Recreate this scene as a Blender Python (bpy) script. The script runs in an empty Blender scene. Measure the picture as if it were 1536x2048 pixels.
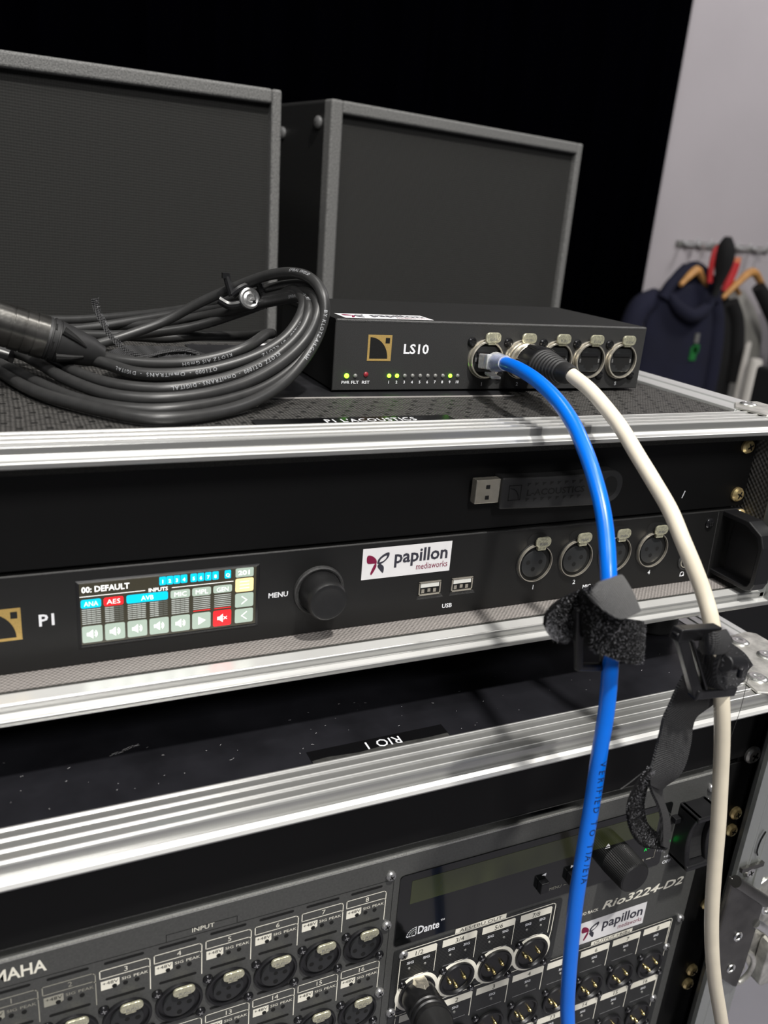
import bpy, math, random
from mathutils import Vector, Matrix
random.seed(7)
PI = math.pi
# ------------------------------------------------------------------ camera
sc = bpy.context.scene
C = sc.collection
cd = bpy.data.cameras.new('camera'); cam = bpy.data.objects.new('camera', cd); C.objects.link(cam)
cam.location = (0.0, -0.32982, 0.18912)
cam.rotation_euler = (1.2281322, -0.0776030, -0.4202821)
cd.sensor_fit = 'HORIZONTAL'; cd.sensor_width = 36.0; cd.lens = 1656.0/1536.0*36.0
cd.clip_start = 0.01; cd.clip_end = 60
cd.dof.use_dof = True; cd.dof.focus_distance = 0.43; cd.dof.aperture_fstop = cd.lens/2.8
sc.camera = cam
# ------------------------------------------------------------------ world and light
w = bpy.data.worlds.new('world'); sc.world = w; w.use_nodes = True
w.node_tree.nodes['Background'].inputs[0].default_value = (0.75, 0.8, 0.9, 1)
w.node_tree.nodes['Background'].inputs[1].default_value = 0.06
sc.view_settings.view_transform = 'Standard'; sc.view_settings.look = 'None'
sc.view_settings.exposure = 0.0; sc.view_settings.gamma = 1.0
sc.view_settings.use_curve_mapping = False
def area(name, loc, target, size, power, col=(1, 0.97, 0.92)):
    l = bpy.data.lights.new(name, 'AREA'); l.shape = 'SQUARE'; l.size = size; l.energy = power; l.color = col
    o = bpy.data.objects.new(name, l); C.objects.link(o); o.location = [v*.001 for v in loc]
    d = (Vector(target)-Vector(loc)).normalized(); o.rotation_euler = d.to_track_quat('-Z', 'Y').to_euler()
    return o
area('ceiling_spot_front', (330, -1150, 2500), (180, -20, 0), 0.12, 82)
area('ceiling_spot_side', (1300, -500, 2550), (300, 0, 0), 0.14, 10)
area('back_accent_light', (500, 900, 2600), (500, 700, 0), 0.5, 9, (1, .98, .95))  # unseen light added for highlights on the loudspeaker top edges
area('fill_light_behind', (-100, -2500, 2100), (150, 0, 0), 0.6, 54, (1, .98, .96))  # fill light added behind the camera to brighten the front panels
area('wall_fill_light', (3600, 900, 2600), (3000, 2600, 300), 0.8, 60, (1, .97, .97))  # unseen light added to brighten the back wall
area('ceiling_panel_left', (-1200, -700, 2500), (0, 0, 0), 0.5, 20, (1, .98, .95))
# ------------------------------------------------------------------ materials
M = {}
def nt(name):
    m = bpy.data.materials.new(name); m.use_nodes = True
    t = m.node_tree; b = t.nodes['Principled BSDF']; M[name] = m
    return m, t, b
def mat(name, col, rough=.5, metal=0., noise=0., nscale=300., bump=0., bscale=800., emis=0., trans=0., alpha=1., spec=.5, stretch=(1,1,1), coat=0.):
    m, t, b = nt(name)
    b.inputs['Base Color'].default_value = (*col, 1); b.inputs['Roughness'].default_value = rough
    b.inputs['Metallic'].default_value = metal; b.inputs['Specular IOR Level'].default_value = spec
    if coat: b.inputs['Coat Weight'].default_value = coat
    if emis: b.inputs['Emission Color'].default_value = (*col, 1); b.inputs['Emission Strength'].default_value = emis
    if trans: b.inputs['Transmission Weight'].default_value = trans; b.inputs['IOR'].default_value = 1.45
    if noise or bump:
        tc = t.nodes.new('ShaderNodeTexCoord'); mp = t.nodes.new('ShaderNodeMapping'); mp.inputs['Scale'].default_value = stretch
        t.links.new(tc.outputs['Object'], mp.inputs['Vector'])
    if noise:
        n = t.nodes.new('ShaderNodeTexNoise'); n.inputs['Scale'].default_value = nscale; n.inputs['Detail'].default_value = 4
        t.links.new(mp.outputs[0], n.inputs['Vector'])
        r = t.nodes.new('ShaderNodeMapRange'); r.inputs['From Min'].default_value = .3; r.inputs['From Max'].default_value = .7
        r.inputs['To Min'].default_value = 1-noise; r.inputs['To Max'].default_value = 1+noise
        t.links.new(n.outputs['Fac'], r.inputs['Value'])
        x = t.nodes.new('ShaderNodeVectorMath'); x.operation = 'SCALE'; x.inputs[0].default_value = col
        t.links.new(r.outputs[0], x.inputs['Scale']); t.links.new(x.outputs[0], b.inputs['Base Color'])
    if bump:
        n = t.nodes.new('ShaderNodeTexNoise'); n.inputs['Scale'].default_value = bscale; n.inputs['Detail'].default_value = 3
        t.links.new(mp.outputs[0], n.inputs['Vector'])
        bp = t.nodes.new('ShaderNodeBump'); bp.inputs['Strength'].default_value = bump; bp.inputs['Distance'].default_value = .0005
        t.links.new(n.outputs['Fac'], bp.inputs['Height']); t.links.new(bp.outputs[0], b.inputs['Normal'])
    return m
def mnode(t, op, a, b=None, c=None):
    n = t.nodes.new('ShaderNodeMath'); n.operation = op
    for i, v in enumerate((a, b, c)):
        if v is None: continue
        if isinstance(v, (int, float)): n.inputs[i].default_value = v
        else: t.links.new(v, n.inputs[i])
    return n.outputs[0]
mat('aluminium_highlight', (.86, .86, .84), .3, .5)  # highlight lines of the rails put into a lighter metal colour
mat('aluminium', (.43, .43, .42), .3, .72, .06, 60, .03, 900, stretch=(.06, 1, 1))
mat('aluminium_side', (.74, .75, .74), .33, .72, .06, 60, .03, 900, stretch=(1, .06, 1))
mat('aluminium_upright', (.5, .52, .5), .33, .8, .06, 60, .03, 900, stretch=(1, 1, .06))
mat('zinc', (.62, .61, .57), .42, .85, .35, 120, .2, 500)
mat('rivet', (.82, .82, .8), .25, .95, .1, 300)
mat('dark_chrome', (.13, .127, .12), .26, .9, .3, 60, .1, 500)
mat('panel_black', (.0055, .0055, .0055), .46, 0, .25, 2500, .25, 4000)
mat('blank_black', (.0014, .0014, .0015), .6, 0, .2, 60, .1, 3000, spec=.3)
mat('case_laminate', (.011, .011, .0135), .3, 0, .35, 40, .05, 900)
mat('ls_black', (.0075, .0075, .0075), .6, 0, .2, 2500, .35, 3500, spec=.3)
mat('ls_face_lit', (.030, .030, .030), .55, 0, .2, 2500, .35, 3500, spec=.3)  # housing black made lighter: light on the front put into the colour
mat('ls_edge', (.05, .05, .05), .4, .3, .6, 2500, .6, 3000)
mat('rio_grey', (.080, .081, .078), .45, .2, .12, 900, .15, 4000)
mat('rio_plate', (.024, .025, .025), .42, .1, .15, 900, .15, 4000)
mat('rio_edge', (.42, .42, .40), .4, .5, .3, 1500, .4, 3000)
mat('gap_black', (.001, .001, .001), .9)
mat('plastic_black', (.009, .009, .010), .34)
mat('plastic_soft', (.016, .016, .0165), .5, 0, .1, 400, .1, 3000)
mat('insert_black', (.020, .021, .022), .42)
mat('hole', (.0008, .0008, .0008), .8)
mat('nickel', (.78, .73, .62), .25, .8, .1, 600)
mat('latch_nickel', (.70, .68, .50), .28, .7, .25, 900, .5, 900)
mat('gold', (1.0, .76, .36), .26, .7, .25, 400)
mat('pin_gold', (.95, .78, .35), .2, 1.)
mat('brass_print', (.62, .42, .14), .42, .5, .1, 2000)
mat('screw_black', (.02, .02, .022), .22, .6)
mat('screw_grey', (.42, .42, .42), .3, .75, .2, 900)
mat('white_print', (.86, .87, .9), .6)
mat('cream_print', (.88, .85, .74), .55)
mat('jacket_print', (.42, .43, .45), .6)
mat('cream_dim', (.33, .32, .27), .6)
mat('dark_print', (.012, .012, .012), .6)
mat('sticker_white', (.8, .79, .8), .4, 0, .02, 200)
mat('sticker_grey', (.035, .035, .05), .5)
mat('sticker_wine', (.2, .006, .045), .5)
mat('lcd_green', (.034, .04, .014), .12, 0, .1, 30, coat=.3)
mat('lcd_black', (.004, .0045, .0045), .12, coat=.3)
mat('knob_rubber', (.012, .012, .0125), .42, 0, .1, 500, .15, 2500)
mat('blue_jacket', (.0, .16, .78), .3, 0, .05, 60, coat=.15)
mat('cream_jacket', (.76, .69, .55), .35, 0, .05, 90)
mat('black_jacket', (.030, .030, .030), .40, 0, .12, 200)
mat('clear_plastic', (.93, .94, .95), .1, trans=.55, noise=.12, nscale=500, bump=.5, bscale=400)
mat('copper_wire', (.8, .25, .12), .4)
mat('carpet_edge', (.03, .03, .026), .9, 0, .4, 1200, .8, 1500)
mat('tape_black', (.004, .004, .0045), .2)
mat('tape_glue', (.035, .035, .033), .5, 0, .3, 400)
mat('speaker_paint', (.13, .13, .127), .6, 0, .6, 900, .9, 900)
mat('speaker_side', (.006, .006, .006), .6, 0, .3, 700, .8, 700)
mat('velvet', (.0005, .0005, .0011), .95, spec=.0)
mat('wall_paint', (.46, .43, .45), .85, 0, .03, 3, .1, 60)
mat('floor_vinyl', (.20, .195, .22), .6, 0, .05, 8)
mat('ceiling_paint', (.35, .35, .35), .9)
mat('navy_cloth', (.006, .007, .024), .9, 0, .2, 6, .4, 200)
mat('black_cloth', (.0045, .0045, .005), .9, 0, .2, 6, .4, 200)
mat('grey_cloth', (.38, .37, .34), .9, 0, .1, 6, .4, 200)
mat('wood_hanger', (.58, .29, .09), .45, 0, .2, 20)
mat('red_fabric', (.6, .03, .035), .6); mat('orange_fabric', (.75, .25, .12), .6)
mat('green_print', (.01, .16, .03), .7); mat('white_paintwork', (.68, .65, .6), .5)
mat('trunk_black', (.006, .006, .007), .6)
mat('led_green', (.22, 1.0, .02), .4, emis=7)
mat('led_green_dim', (.0, .55, .06), .4, emis=1.2)
mat('led_off', (.2, .2, .19), .4)
mat('led_red', (.28, .02, .03), .35)
mat('sheet_black', (.013, .013, .015), .42, 0, .3, 80, .1, 600)
mat('sheet_edge', (.4, .38, .36), .5)
mat('usb_white', (.7, .7, .66), .4)
mat('fibre', (.30, .30, .32), .3)
mat('thread', (.02, .02, .02), .6)
# display colours (the screen gives off light)
mat('screen_back', (.028, .025, .016), .3, emis=1.0)
mat('screen_cyan', (.0, .43, .62), .3, emis=1.0)
mat('screen_red', (.75, .015, .02), .3, emis=1.0)
mat('screen_grey', (.27, .33, .28), .3, emis=1.0)
mat('screen_bar', (.33, .35, .33), .3, emis=1.0)
mat('screen_dim', (.09, .095, .085), .3, emis=1.0)
mat('screen_yellow', (.82, .62, .28), .3, emis=1.0)
mat('screen_white', (.85, .85, .82), .3, emis=1.0)
def tex_grid(name, col, dark, rough, scale, strength, kind='waffle', rot=0., sheen=0.):
    """woven or embossed surface: fine relief from crossed waves in object space (mm based)"""
    m, t, b = nt(name)
    tc = t.nodes.new('ShaderNodeTexCoord'); mp = t.nodes.new('ShaderNodeMapping')
    t.links.new(tc.outputs['Object'], mp.inputs['Vector']); mp.inputs['Rotation'].default_value = (0, 0, 0) if kind != 'diag' else (0, rot, 0)
    sp = t.nodes.new('ShaderNodeSeparateXYZ'); t.links.new(mp.outputs[0], sp.inputs[0])
    a1 = {'waffle': 0, 'side': 1, 'diag': 0, 'front': 0}[kind]; a2 = {'waffle': 1, 'side': 2, 'diag': 2, 'front': 2}[kind]
    s1 = mnode(t, 'SINE', mnode(t, 'MULTIPLY', sp.outputs[a1], 2*PI*scale))
    s2 = mnode(t, 'SINE', mnode(t, 'MULTIPLY', sp.outputs[a2], 2*PI*scale))
    v = mnode(t, 'MULTIPLY_ADD', mnode(t, 'MULTIPLY', s1, s2), .5, .5)
    n = t.nodes.new('ShaderNodeTexNoise'); n.inputs['Scale'].default_value = scale*1.7; n.inputs['Detail'].default_value = 3
    t.links.new(tc.outputs['Object'], n.inputs['Vector'])
    v2 = mnode(t, 'MULTIPLY_ADD', n.outputs['Fac'], .5, mnode(t, 'MULTIPLY', v, .75))
    mx = t.nodes.new('ShaderNodeMix'); mx.data_type = 'RGBA'; t.links.new(v2, mx.inputs[0])
    mx.inputs[6].default_value = (*dark, 1); mx.inputs[7].default_value = (*col, 1)
    t.links.new(mx.outputs[2], b.inputs['Base Color'])
    bp = t.nodes.new('ShaderNodeBump'); bp.inputs['Strength'].default_value = strength; bp.inputs['Distance'].default_value = .0006
    t.links.new(v2, bp.inputs['Height']); t.links.new(bp.outputs[0], b.inputs['Normal'])
    b.inputs['Roughness'].default_value = rough
    return m
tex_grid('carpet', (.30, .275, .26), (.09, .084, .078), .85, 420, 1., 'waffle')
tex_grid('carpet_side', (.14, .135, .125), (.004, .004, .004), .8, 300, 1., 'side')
tex_grid('grille_cloth', (.017, .017, .0158), (.005, .005, .0046), .9, 330, .6, 'diag', .75)
def speck(name, scale):
    m, t, b = nt(name); tc = t.nodes.new('ShaderNodeTexCoord'); v = t.nodes.new('ShaderNodeTexVoronoi'); v.inputs['Scale'].default_value = scale
    t.links.new(tc.outputs['Object'], v.inputs['Vector'])
    sp = t.nodes.new('ShaderNodeSeparateColor'); t.links.new(v.outputs['Color'], sp.inputs[0])
    f_ = mnode(t, 'MULTIPLY', mnode(t, 'LESS_THAN', v.outputs['Distance'], .33), mnode(t, 'GREATER_THAN', sp.outputs[0], .72))
    mx = t.nodes.new('ShaderNodeMix'); mx.data_type = 'RGBA'; t.links.new(f_, mx.inputs[0]); mx.inputs[6].default_value = (.0015, .0015, .0018, 1); mx.inputs[7].default_value = (.22, .22, .235, 1)
    t.links.new(mx.outputs[2], b.inputs['Base Color']); b.inputs['Roughness'].default_value = .75; b.inputs['Specular IOR Level'].default_value = .15
    bp = t.nodes.new('ShaderNodeBump'); bp.inputs['Distance'].default_value = .0005; t.links.new(v.outputs['Distance'], bp.inputs['Height']); t.links.new(bp.outputs[0], b.inputs['Normal'])
tex_grid('woven_tape', (.17, .17, .17), (.004, .004, .005), .6, 850, 1., 'front')
tex_grid('webbing', (.045, .045, .047), (.0006, .0006, .0008), .6, 800, 1., 'diag', .9)
speck('hook_loops', 1500)
def lid_material():
    """phenolic top sheet: embossed lattice with dark nodes 11 x 17.3 mm apart and a fine grid between"""
    m, t, b = nt('lid_emboss')
    tc = t.nodes.new('ShaderNodeTexCoord'); sp = t.nodes.new('ShaderNodeSeparateXYZ'); t.links.new(tc.outputs['Object'], sp.inputs[0])
    nz = t.nodes.new('ShaderNodeTexNoise'); nz.inputs['Scale'].default_value = 14; t.links.new(tc.outputs['Object'], nz.inputs['Vector'])
    u = mnode(t, 'MULTIPLY', mnode(t, 'ADD', sp.outputs[0], mnode(t, 'MULTIPLY', nz.outputs['Fac'], .002)), 1/.011)
    v = mnode(t, 'MULTIPLY', sp.outputs[1], 1/.0173)
    def node(du, dv):
        a = mnode(t, 'ABSOLUTE', mnode(t, 'SUBTRACT', mnode(t, 'FRACT', mnode(t, 'ADD', u, du)), .5))
        c = mnode(t, 'ABSOLUTE', mnode(t, 'SUBTRACT', mnode(t, 'FRACT', mnode(t, 'ADD', v, dv)), .5))
        return mnode(t, 'LESS_THAN', mnode(t, 'MAXIMUM', mnode(t, 'MULTIPLY', a, 11), mnode(t, 'MULTIPLY', c, 17.3)), 1.25)
    nodes = mnode(t, 'MAXIMUM', node(0, 0), node(.5, .5))
    # curved seams linking the nodes
    w1 = mnode(t, 'MULTIPLY', mnode(t, 'SINE', mnode(t, 'MULTIPLY', u, PI)), .5)
    seam = mnode(t, 'LESS_THAN', mnode(t, 'ABSOLUTE', mnode(t, 'SUBTRACT', mnode(t, 'FRACT', mnode(t, 'ADD', mnode(t, 'MULTIPLY', v, 2.), mnode(t, 'MULTIPLY', w1, .45))), .5)), .035)
    g1 = mnode(t, 'SINE', mnode(t, 'MULTIPLY', u, 2*PI*6)); g2 = mnode(t, 'SINE', mnode(t, 'MULTIPLY', v, 2*PI*8))
    grid = mnode(t, 'MULTIPLY_ADD', mnode(t, 'MAXIMUM', g1, g2), -.3, .5)
    n2 = t.nodes.new('ShaderNodeTexNoise'); n2.inputs['Scale'].default_value = 900; t.links.new(tc.outputs['Object'], n2.inputs['Vector'])
    grid = mnode(t, 'MULTIPLY', grid, mnode(t, 'MULTIPLY_ADD', n2.outputs['Fac'], 1.6, .2))
    h = mnode(t, 'MULTIPLY', grid, mnode(t, 'SUBTRACT', 1, mnode(t, 'MULTIPLY', mnode(t, 'MAXIMUM', nodes, seam), .92)))
    mx = t.nodes.new('ShaderNodeMix'); mx.data_type = 'RGBA'; t.links.new(h, mx.inputs[0])
    mx.inputs[6].default_value = (.003, .003, .003, 1); mx.inputs[7].default_value = (0.115, .11, .104, 1)
    t.links.new(mx.outputs[2], b.inputs['Base Color'])
    bp = t.nodes.new('ShaderNodeBump'); bp.inputs['Strength'].default_value = .8; bp.inputs['Distance'].default_value = .0006
    t.links.new(h, bp.inputs['Height']); t.links.new(bp.outputs[0], b.inputs['Normal'])
    b.inputs['Roughness'].default_value = .55
    b.inputs['Specular IOR Level'].default_value = .3
lid_material()
# ------------------------------------------------------------------ glyph cache (built-in font only)
GL = {}
def load_glyphs():
    chars = sorted(set("ABCDEFGHIJKLMNOPQRSTUVWXYZabcdefghijklmnopqrstuvwxyz0123456789:/+-'.>"))
    tmp = []
    for bold in (0, 1):
        for ch in chars:
            for s in (ch, ch+'I'):
                cu = bpy.data.curves.new('glyph', 'FONT'); cu.body = s; cu.size = 1; cu.resolution_u = 2
                cu.offset = .022 if bold else 0.0
                o = bpy.data.objects.new('glyph', cu); C.objects.link(o); tmp.append((bold, ch, s, o))
    bpy.context.view_layer.update(); dg = bpy.context.evaluated_depsgraph_get()
    mesh = {}
    for bold, ch, s, o in tmp:
        me = bpy.data.meshes.new_from_object(o.evaluated_get(dg))
        mesh[(bold, s)] = ([(v.co.x, v.co.y) for v in me.vertices], [tuple(p.vertices) for p in me.polygons]); bpy.data.meshes.remove(me)
    for bold in (0, 1):
        imax = max(x for x, y in mesh[(bold, 'I')][0]); cap = max(y for x, y in mesh[(bold, 'H')][0])
        for ch in chars:
            vs, fs = mesh[(bold, ch)]; adv = max(x for x, y in mesh[(bold, ch+'I')][0])-imax
            GL[(bold, ch)] = ([(x/cap, y/cap) for x, y in vs], fs, adv/cap)
        GL[(bold, ' ')] = ([], [], .38)
    for bold, ch, s, o in tmp:
        cu = o.data; bpy.data.objects.remove(o); bpy.data.curves.remove(cu)
load_glyphs()
def layout(s, bold=0, space=1.):
    x = 0; out = []
    for ch in s:
        vs, fs, adv = GL[(bold, ch)]; out.append((x, vs, fs)); x += adv*space
    return out, x
# ------------------------------------------------------------------ mesh builder (millimetres)
def V(*a): return Vector(a)
def catmull(pts, n=6):
    pts = [Vector(p) for p in pts]; P = [pts[0]*2-pts[1]]+pts+[pts[-1]*2-pts[-2]]; out = []
    for i in range(1, len(P)-2):
        a, b, c, d = P[i-1:i+3]
        for k in range(n):
            t = k/n
            out.append(.5*((2*b)+(c-a)*t+(2*a-5*b+4*c-d)*t*t+(3*b-a-3*c+d)*t**3))
    out.append(pts[-1]); return out
def frames(pts):
    T = [((pts[min(i+1, len(pts)-1)]-pts[max(i-1, 0)]).normalized()) for i in range(len(pts))]
    n = Vector((0, 0, 1)) if abs(T[0].z) < .9 else Vector((1, 0, 0)); N = []
    for t in T:
        n = (n-t*n.dot(t)).normalized(); N.append(n.copy())
    return T, N
class MB:
    def __init__(s, m=None): s.v = []; s.f = []; s.fm = []; s.mats = []; s.cur = 0; s.fs = []; s.sm = True
        # current material
    def m(s, name):
        if name not in s.mats: s.mats.append(name)
        s.cur = s.mats.index(name); return s
    def add(s, vs, fs, smooth=None):
        b = len(s.v); s.v += [tuple(v) for v in vs]
        for f in fs: s.f.append(tuple(i+b for i in f)); s.fm.append(s.cur); s.fs.append(s.sm if smooth is None else smooth)
        return s
    def box(s, x0, x1, y0, y1, z0, z1):
        v = [(x, y, z) for x in (x0, x1) for y in (y0, y1) for z in (z0, z1)]
        return s.add(v, [(0,1,3,2),(4,6,7,5),(0,4,5,1),(2,3,7,6),(0,2,6,4),(1,5,7,3)], False)
    def rbox(s, x0, x1, y0, y1, z0, z1, c):
        """box whose camera side (y0) edges are chamfered by c"""
        o = [(x0, z0), (x1, z0), (x1, z1), (x0, z1)]; i = [(x0+c, z0+c), (x1-c, z0+c), (x1-c, z1-c), (x0+c, z1-c)]
        v = [(x, y1, z) for x, z in o]+[(x, y0+c, z) for x, z in o]+[(x, y0, z) for x, z in i]
        f = [(3,2,1,0), (8,9,10,11)]
        for k in range(4): j = (k+1) % 4; f += [(k, j, 4+j, 4+k), (4+k, 4+j, 8+j, 8+k)]
        return s.add(v, f, False)
    def prism(s, poly, axis, a, b, smooth=False):
        """polygon in the two other axes, extruded along axis from a to b"""
        def P(u, v, t): return {'x': (t, u, v), 'y': (u, t, v), 'z': (u, v, t)}[axis]
        n = len(poly); v = [P(u, w_, a) for u, w_ in poly]+[P(u, w_, b) for u, w_ in poly]
        f = [tuple(range(n))[::-1], tuple(range(n, 2*n))]
        s.add(v, f, False); b0 = len(s.v)-2*n
        for k in range(n):
            j = (k+1) % n; s.f.append((b0+k, b0+j, b0+n+j, b0+n+k)); s.fm.append(s.cur); s.fs.append(smooth)
        return s
    def lathe(s, o, axis, prof, n=20, up=None, cap=True):
        """prof: (distance along axis, radius)"""
        o = Vector(o); a = Vector(axis).normalized(); u = Vector(up) if up else (Vector((0, 0, 1)) if abs(a.z) < .9 else Vector((1, 0, 0)))
        u = (u-a*u.dot(a)).normalized(); w_ = a.cross(u); vs = []; fs = []
        for t, r in prof:
            for k in range(n): an = 2*PI*k/n; vs.append(o+a*t+(u*math.cos(an)+w_*math.sin(an))*r)
        for i in range(len(prof)-1):
            for k in range(n): j = (k+1) % n; fs.append((i*n+k, i*n+j, (i+1)*n+j, (i+1)*n+k))
        if cap and prof[0][1] > .01: fs.append(tuple(range(n))[::-1])
        if cap and prof[-1][1] > .01: fs.append(tuple(range((len(prof)-1)*n, len(prof)*n)))
        return s.add(vs, fs)
    def cyl(s, p0, p1, r, n=16, r1=None):
        d = Vector(p1)-Vector(p0); return s.lathe(p0, d, [(0, r), (d.length, r if r1 is None else r1)], n)
    def tube(s, pts, r, n=12, cap=True):
        pts = [Vector(p) for p in pts]; T, N = frames(pts); vs = []; fs = []
        for i, (p, t, nn) in enumerate(zip(pts, T, N)):
            b = t.cross(nn); rr = r(i/(len(pts)-1)) if callable(r) else r
            for k in range(n): an = 2*PI*k/n; vs.append(p+(nn*math.cos(an)+b*math.sin(an))*rr)
        for i in range(len(pts)-1):
            for k in range(n): j = (k+1) % n; fs.append((i*n+k, i*n+j, (i+1)*n+j, (i+1)*n+k))
        if cap: fs += [tuple(range(n))[::-1], tuple(range((len(pts)-1)*n, len(pts)*n))]
        return s.add(vs, fs)
    def ring(s, c, axis, r0, r1, h, n=24):
        """flat washer with inner radius r0, outer r1, height h along axis"""
        return s.lathe(c, axis, [(0, r0), (0, r1), (h*.6, r1), (h, r1-(r1-r0)*.3), (h, r0), (0, r0)], n, cap=False)
    def torus(s, c, axis, R, r, n=28, m_=8):
        a = Vector(axis).normalized(); u = Vector((0, 0, 1)) if abs(a.z) < .9 else Vector((1, 0, 0)); u = (u-a*u.dot(a)).normalized(); w_ = a.cross(u)
        vs = []; fs = []
        for i in range(n):
            an = 2*PI*i/n; d = u*math.cos(an)+w_*math.sin(an)
            for k in range(m_): b = 2*PI*k/m_; vs.append(Vector(c)+d*(R+r*math.cos(b))+a*r*math.sin(b))
        for i in range(n):
            for k in range(m_):
                j = (i+1) % n; l = (k+1) % m_; fs.append((i*m_+k, j*m_+k, j*m_+l, i*m_+l))
        return s.add(vs, fs)
    def strip(s, A, B, th, n=5, bow=0.):
        """ribbon between two edge polylines, thickness th"""
        a = catmull(A, n); b = catmull(B, n*(len(A)-1)//(len(B)-1) if len(A) != len(B) else n)
        L = min(len(a), len(b)); a = [a[round(i*(len(a)-1)/(L-1))] for i in range(L)]; b = [b[round(i*(len(b)-1)/(L-1))] for i in range(L)]
        W = 6; vs = []
        for side in (0, 1):
            for i in range(L):
                t = (a[min(i+1, L-1)]+b[min(i+1, L-1)]-a[max(i-1, 0)]-b[max(i-1, 0)]).normalized()
                nrm = t.cross((b[i]-a[i]).normalized()).normalized()
                for k in range(W+1):
                    q = k/W; vs.append(a[i].lerp(b[i], q)+nrm*((side-.5)*th+bow*4*q*(1-q)))
        fs = []; H = L*(W+1)
        for i in range(L-1):
            for k in range(W):
                p = i*(W+1)+k; fs.append((p, p+1, p+W+2, p+W+1)); fs.append((H+p, H+p+W+1, H+p+W+2, H+p+1))
            for k in (0, W): p = i*(W+1)+k; fs.append((p, p+W+1, H+p+W+1, H+p))
        for i in (0, L-1):
            for k in range(W): p = i*(W+1)+k; fs.append((p, H+p, H+p+1, p+1))
        s.add(vs, fs); s.last = [(v, nn) for v, nn in zip(vs, [0]*len(vs))]
        return s
    def text(s, t, o, U, W, h, align='C', width=None, bold=0, shear=0., space=1.):
        """flat lettering: o = baseline anchor, U = reading direction, W = up direction, h = capital height"""
        lay, tot = layout(t, bold, space); o = Vector(o); U = Vector(U).normalized(); W = Vector(W).normalized()
        k = h if width is None else width/tot; x0 = {'L': 0, 'C': -tot*k/2, 'R': -tot*k}[align]
        for x, vs, fs in lay:
            s.add([o+U*(x0+(x+a)*k+b*h*shear)+W*(b*h) for a, b in vs], fs, False)
        return s
    def rect_line(s, poly, w_, y, closed=False):
        """printed line of width w_ through (x, z) points on plane y"""
        P = [Vector((a, b)) for a, b in poly]; n = len(P)
        for i in range(n if closed else n-1):
            a, b = P[i], P[(i+1) % n]; d = (b-a).normalized(); q = Vector((-d.y, d.x))*w_/2; e = d*w_/2
            c = [a-e-q, b+e-q, b+e+q, a-e+q]; s.add([(p.x, y, p.y) for p in c], [(0, 1, 2, 3)], False)
        return s
    def flat(s, poly, y): return s.add([(a, y, b) for a, b in poly], [tuple(range(len(poly)))], False)
    def build(s, name, parent=None, loc=(0, 0, 0), rot=None, label=None, cat=None, group=None, kind=None, bevel=0., seg=2, auto=35):
        me = bpy.data.meshes.new(name); me.from_pydata([(x*.001, y*.001, z*.001) for x, y, z in s.v], [], s.f)
        for m_ in s.mats: me.materials.append(M[m_])
        me.polygons.foreach_set('material_index', s.fm); me.polygons.foreach_set('use_smooth', s.fs)
        me.validate(); me.update()
        import bmesh
        bm = bmesh.new(); bm.from_mesh(me); bmesh.ops.recalc_face_normals(bm, faces=bm.faces); bm.to_mesh(me); bm.free()
        if any(s.fs): me.set_sharp_from_angle(angle=math.radians(auto))
        o = bpy.data.objects.new(name, me); C.objects.link(o)
        return place(o, parent, loc, rot, label, cat, group, kind, bevel, seg)
def place(o, parent, loc, rot, label=None, cat=None, group=None, kind=None, bevel=0., seg=2):
    o.parent = parent; o.location = [v*.001 for v in loc]
    if rot: o.rotation_euler = rot
    if bevel:
        bv = o.modifiers.new('bevel', 'BEVEL'); bv.width = bevel*.001; bv.segments = seg; bv.limit_method = 'ANGLE'; bv.angle_limit = math.radians(40)
    for k, v_ in (('label', label), ('category', cat), ('group', group), ('kind', kind)):
        if v_: o[k] = v_
    return o
def thing(name, label, cat, loc=(0, 0, 0), rotz=0., group=None):
    o = bpy.data.objects.new(name, None); C.objects.link(o); o.empty_display_size = .02
    o.location = [v*.001 for v in loc]; o.rotation_euler = (0, 0, rotz); o['label'] = label; o['category'] = cat
    if group: o['group'] = group
    return o
def neg(o): return tuple(-v*1000 for v in o.location)     # parts written in world millimetres under a thing
def dup(src, parent, dloc):
    """copy a part and its sub-parts, shifted by dloc (mm)"""
    c = src.copy(); C.objects.link(c); c.parent = parent; c.location = src.location+Vector(dloc)*.001
    for ch in list(src.children):
        d = ch.copy(); C.objects.link(d); d.parent = c
    return c
def rrect(x0, x1, z0, z1, r, n=4):
    out = []
    for cx, cz, a in ((x1-r, z1-r, 0), (x0+r, z1-r, 90), (x0+r, z0+r, 180), (x1-r, z0+r, 270)):
        for k in range(n+1): an = math.radians(a+90*k/n); out.append((cx+r*math.cos(an), cz+r*math.sin(an)))
    return out
X3, Y3, Z3 = Vector((1, 0, 0)), Vector((0, 1, 0)), Vector((0, 0, 1))
def screw_mesh(mb, c, r, h, m_head, m_slot='hole', ang=.4, axis=(0, -1, 0)):
    """pan head with a raised dome and a cut cross"""
    mb.m(m_head).lathe(c, axis, [(0, r), (h*.45, r), (h*.85, r*.78), (h, r*.35), (h, .02)], 18)
    a = Vector(axis).normalized(); u = Vector((math.cos(ang), 0, math.sin(ang))) if abs(a.y) > .5 else Vector((math.cos(ang), math.sin(ang), 0)); w_ = a.cross(u)
    mb.m(m_slot)
    for p, q in ((u, w_), (w_, u)):
        o = Vector(c)+a*(h+.05); L, W = r*.5, r*.12
        mb.add([o-p*L-q*W, o+p*L-q*W, o+p*L+q*W, o-p*L+q*W], [(0, 1, 2, 3)], False)
    return mb
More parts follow.
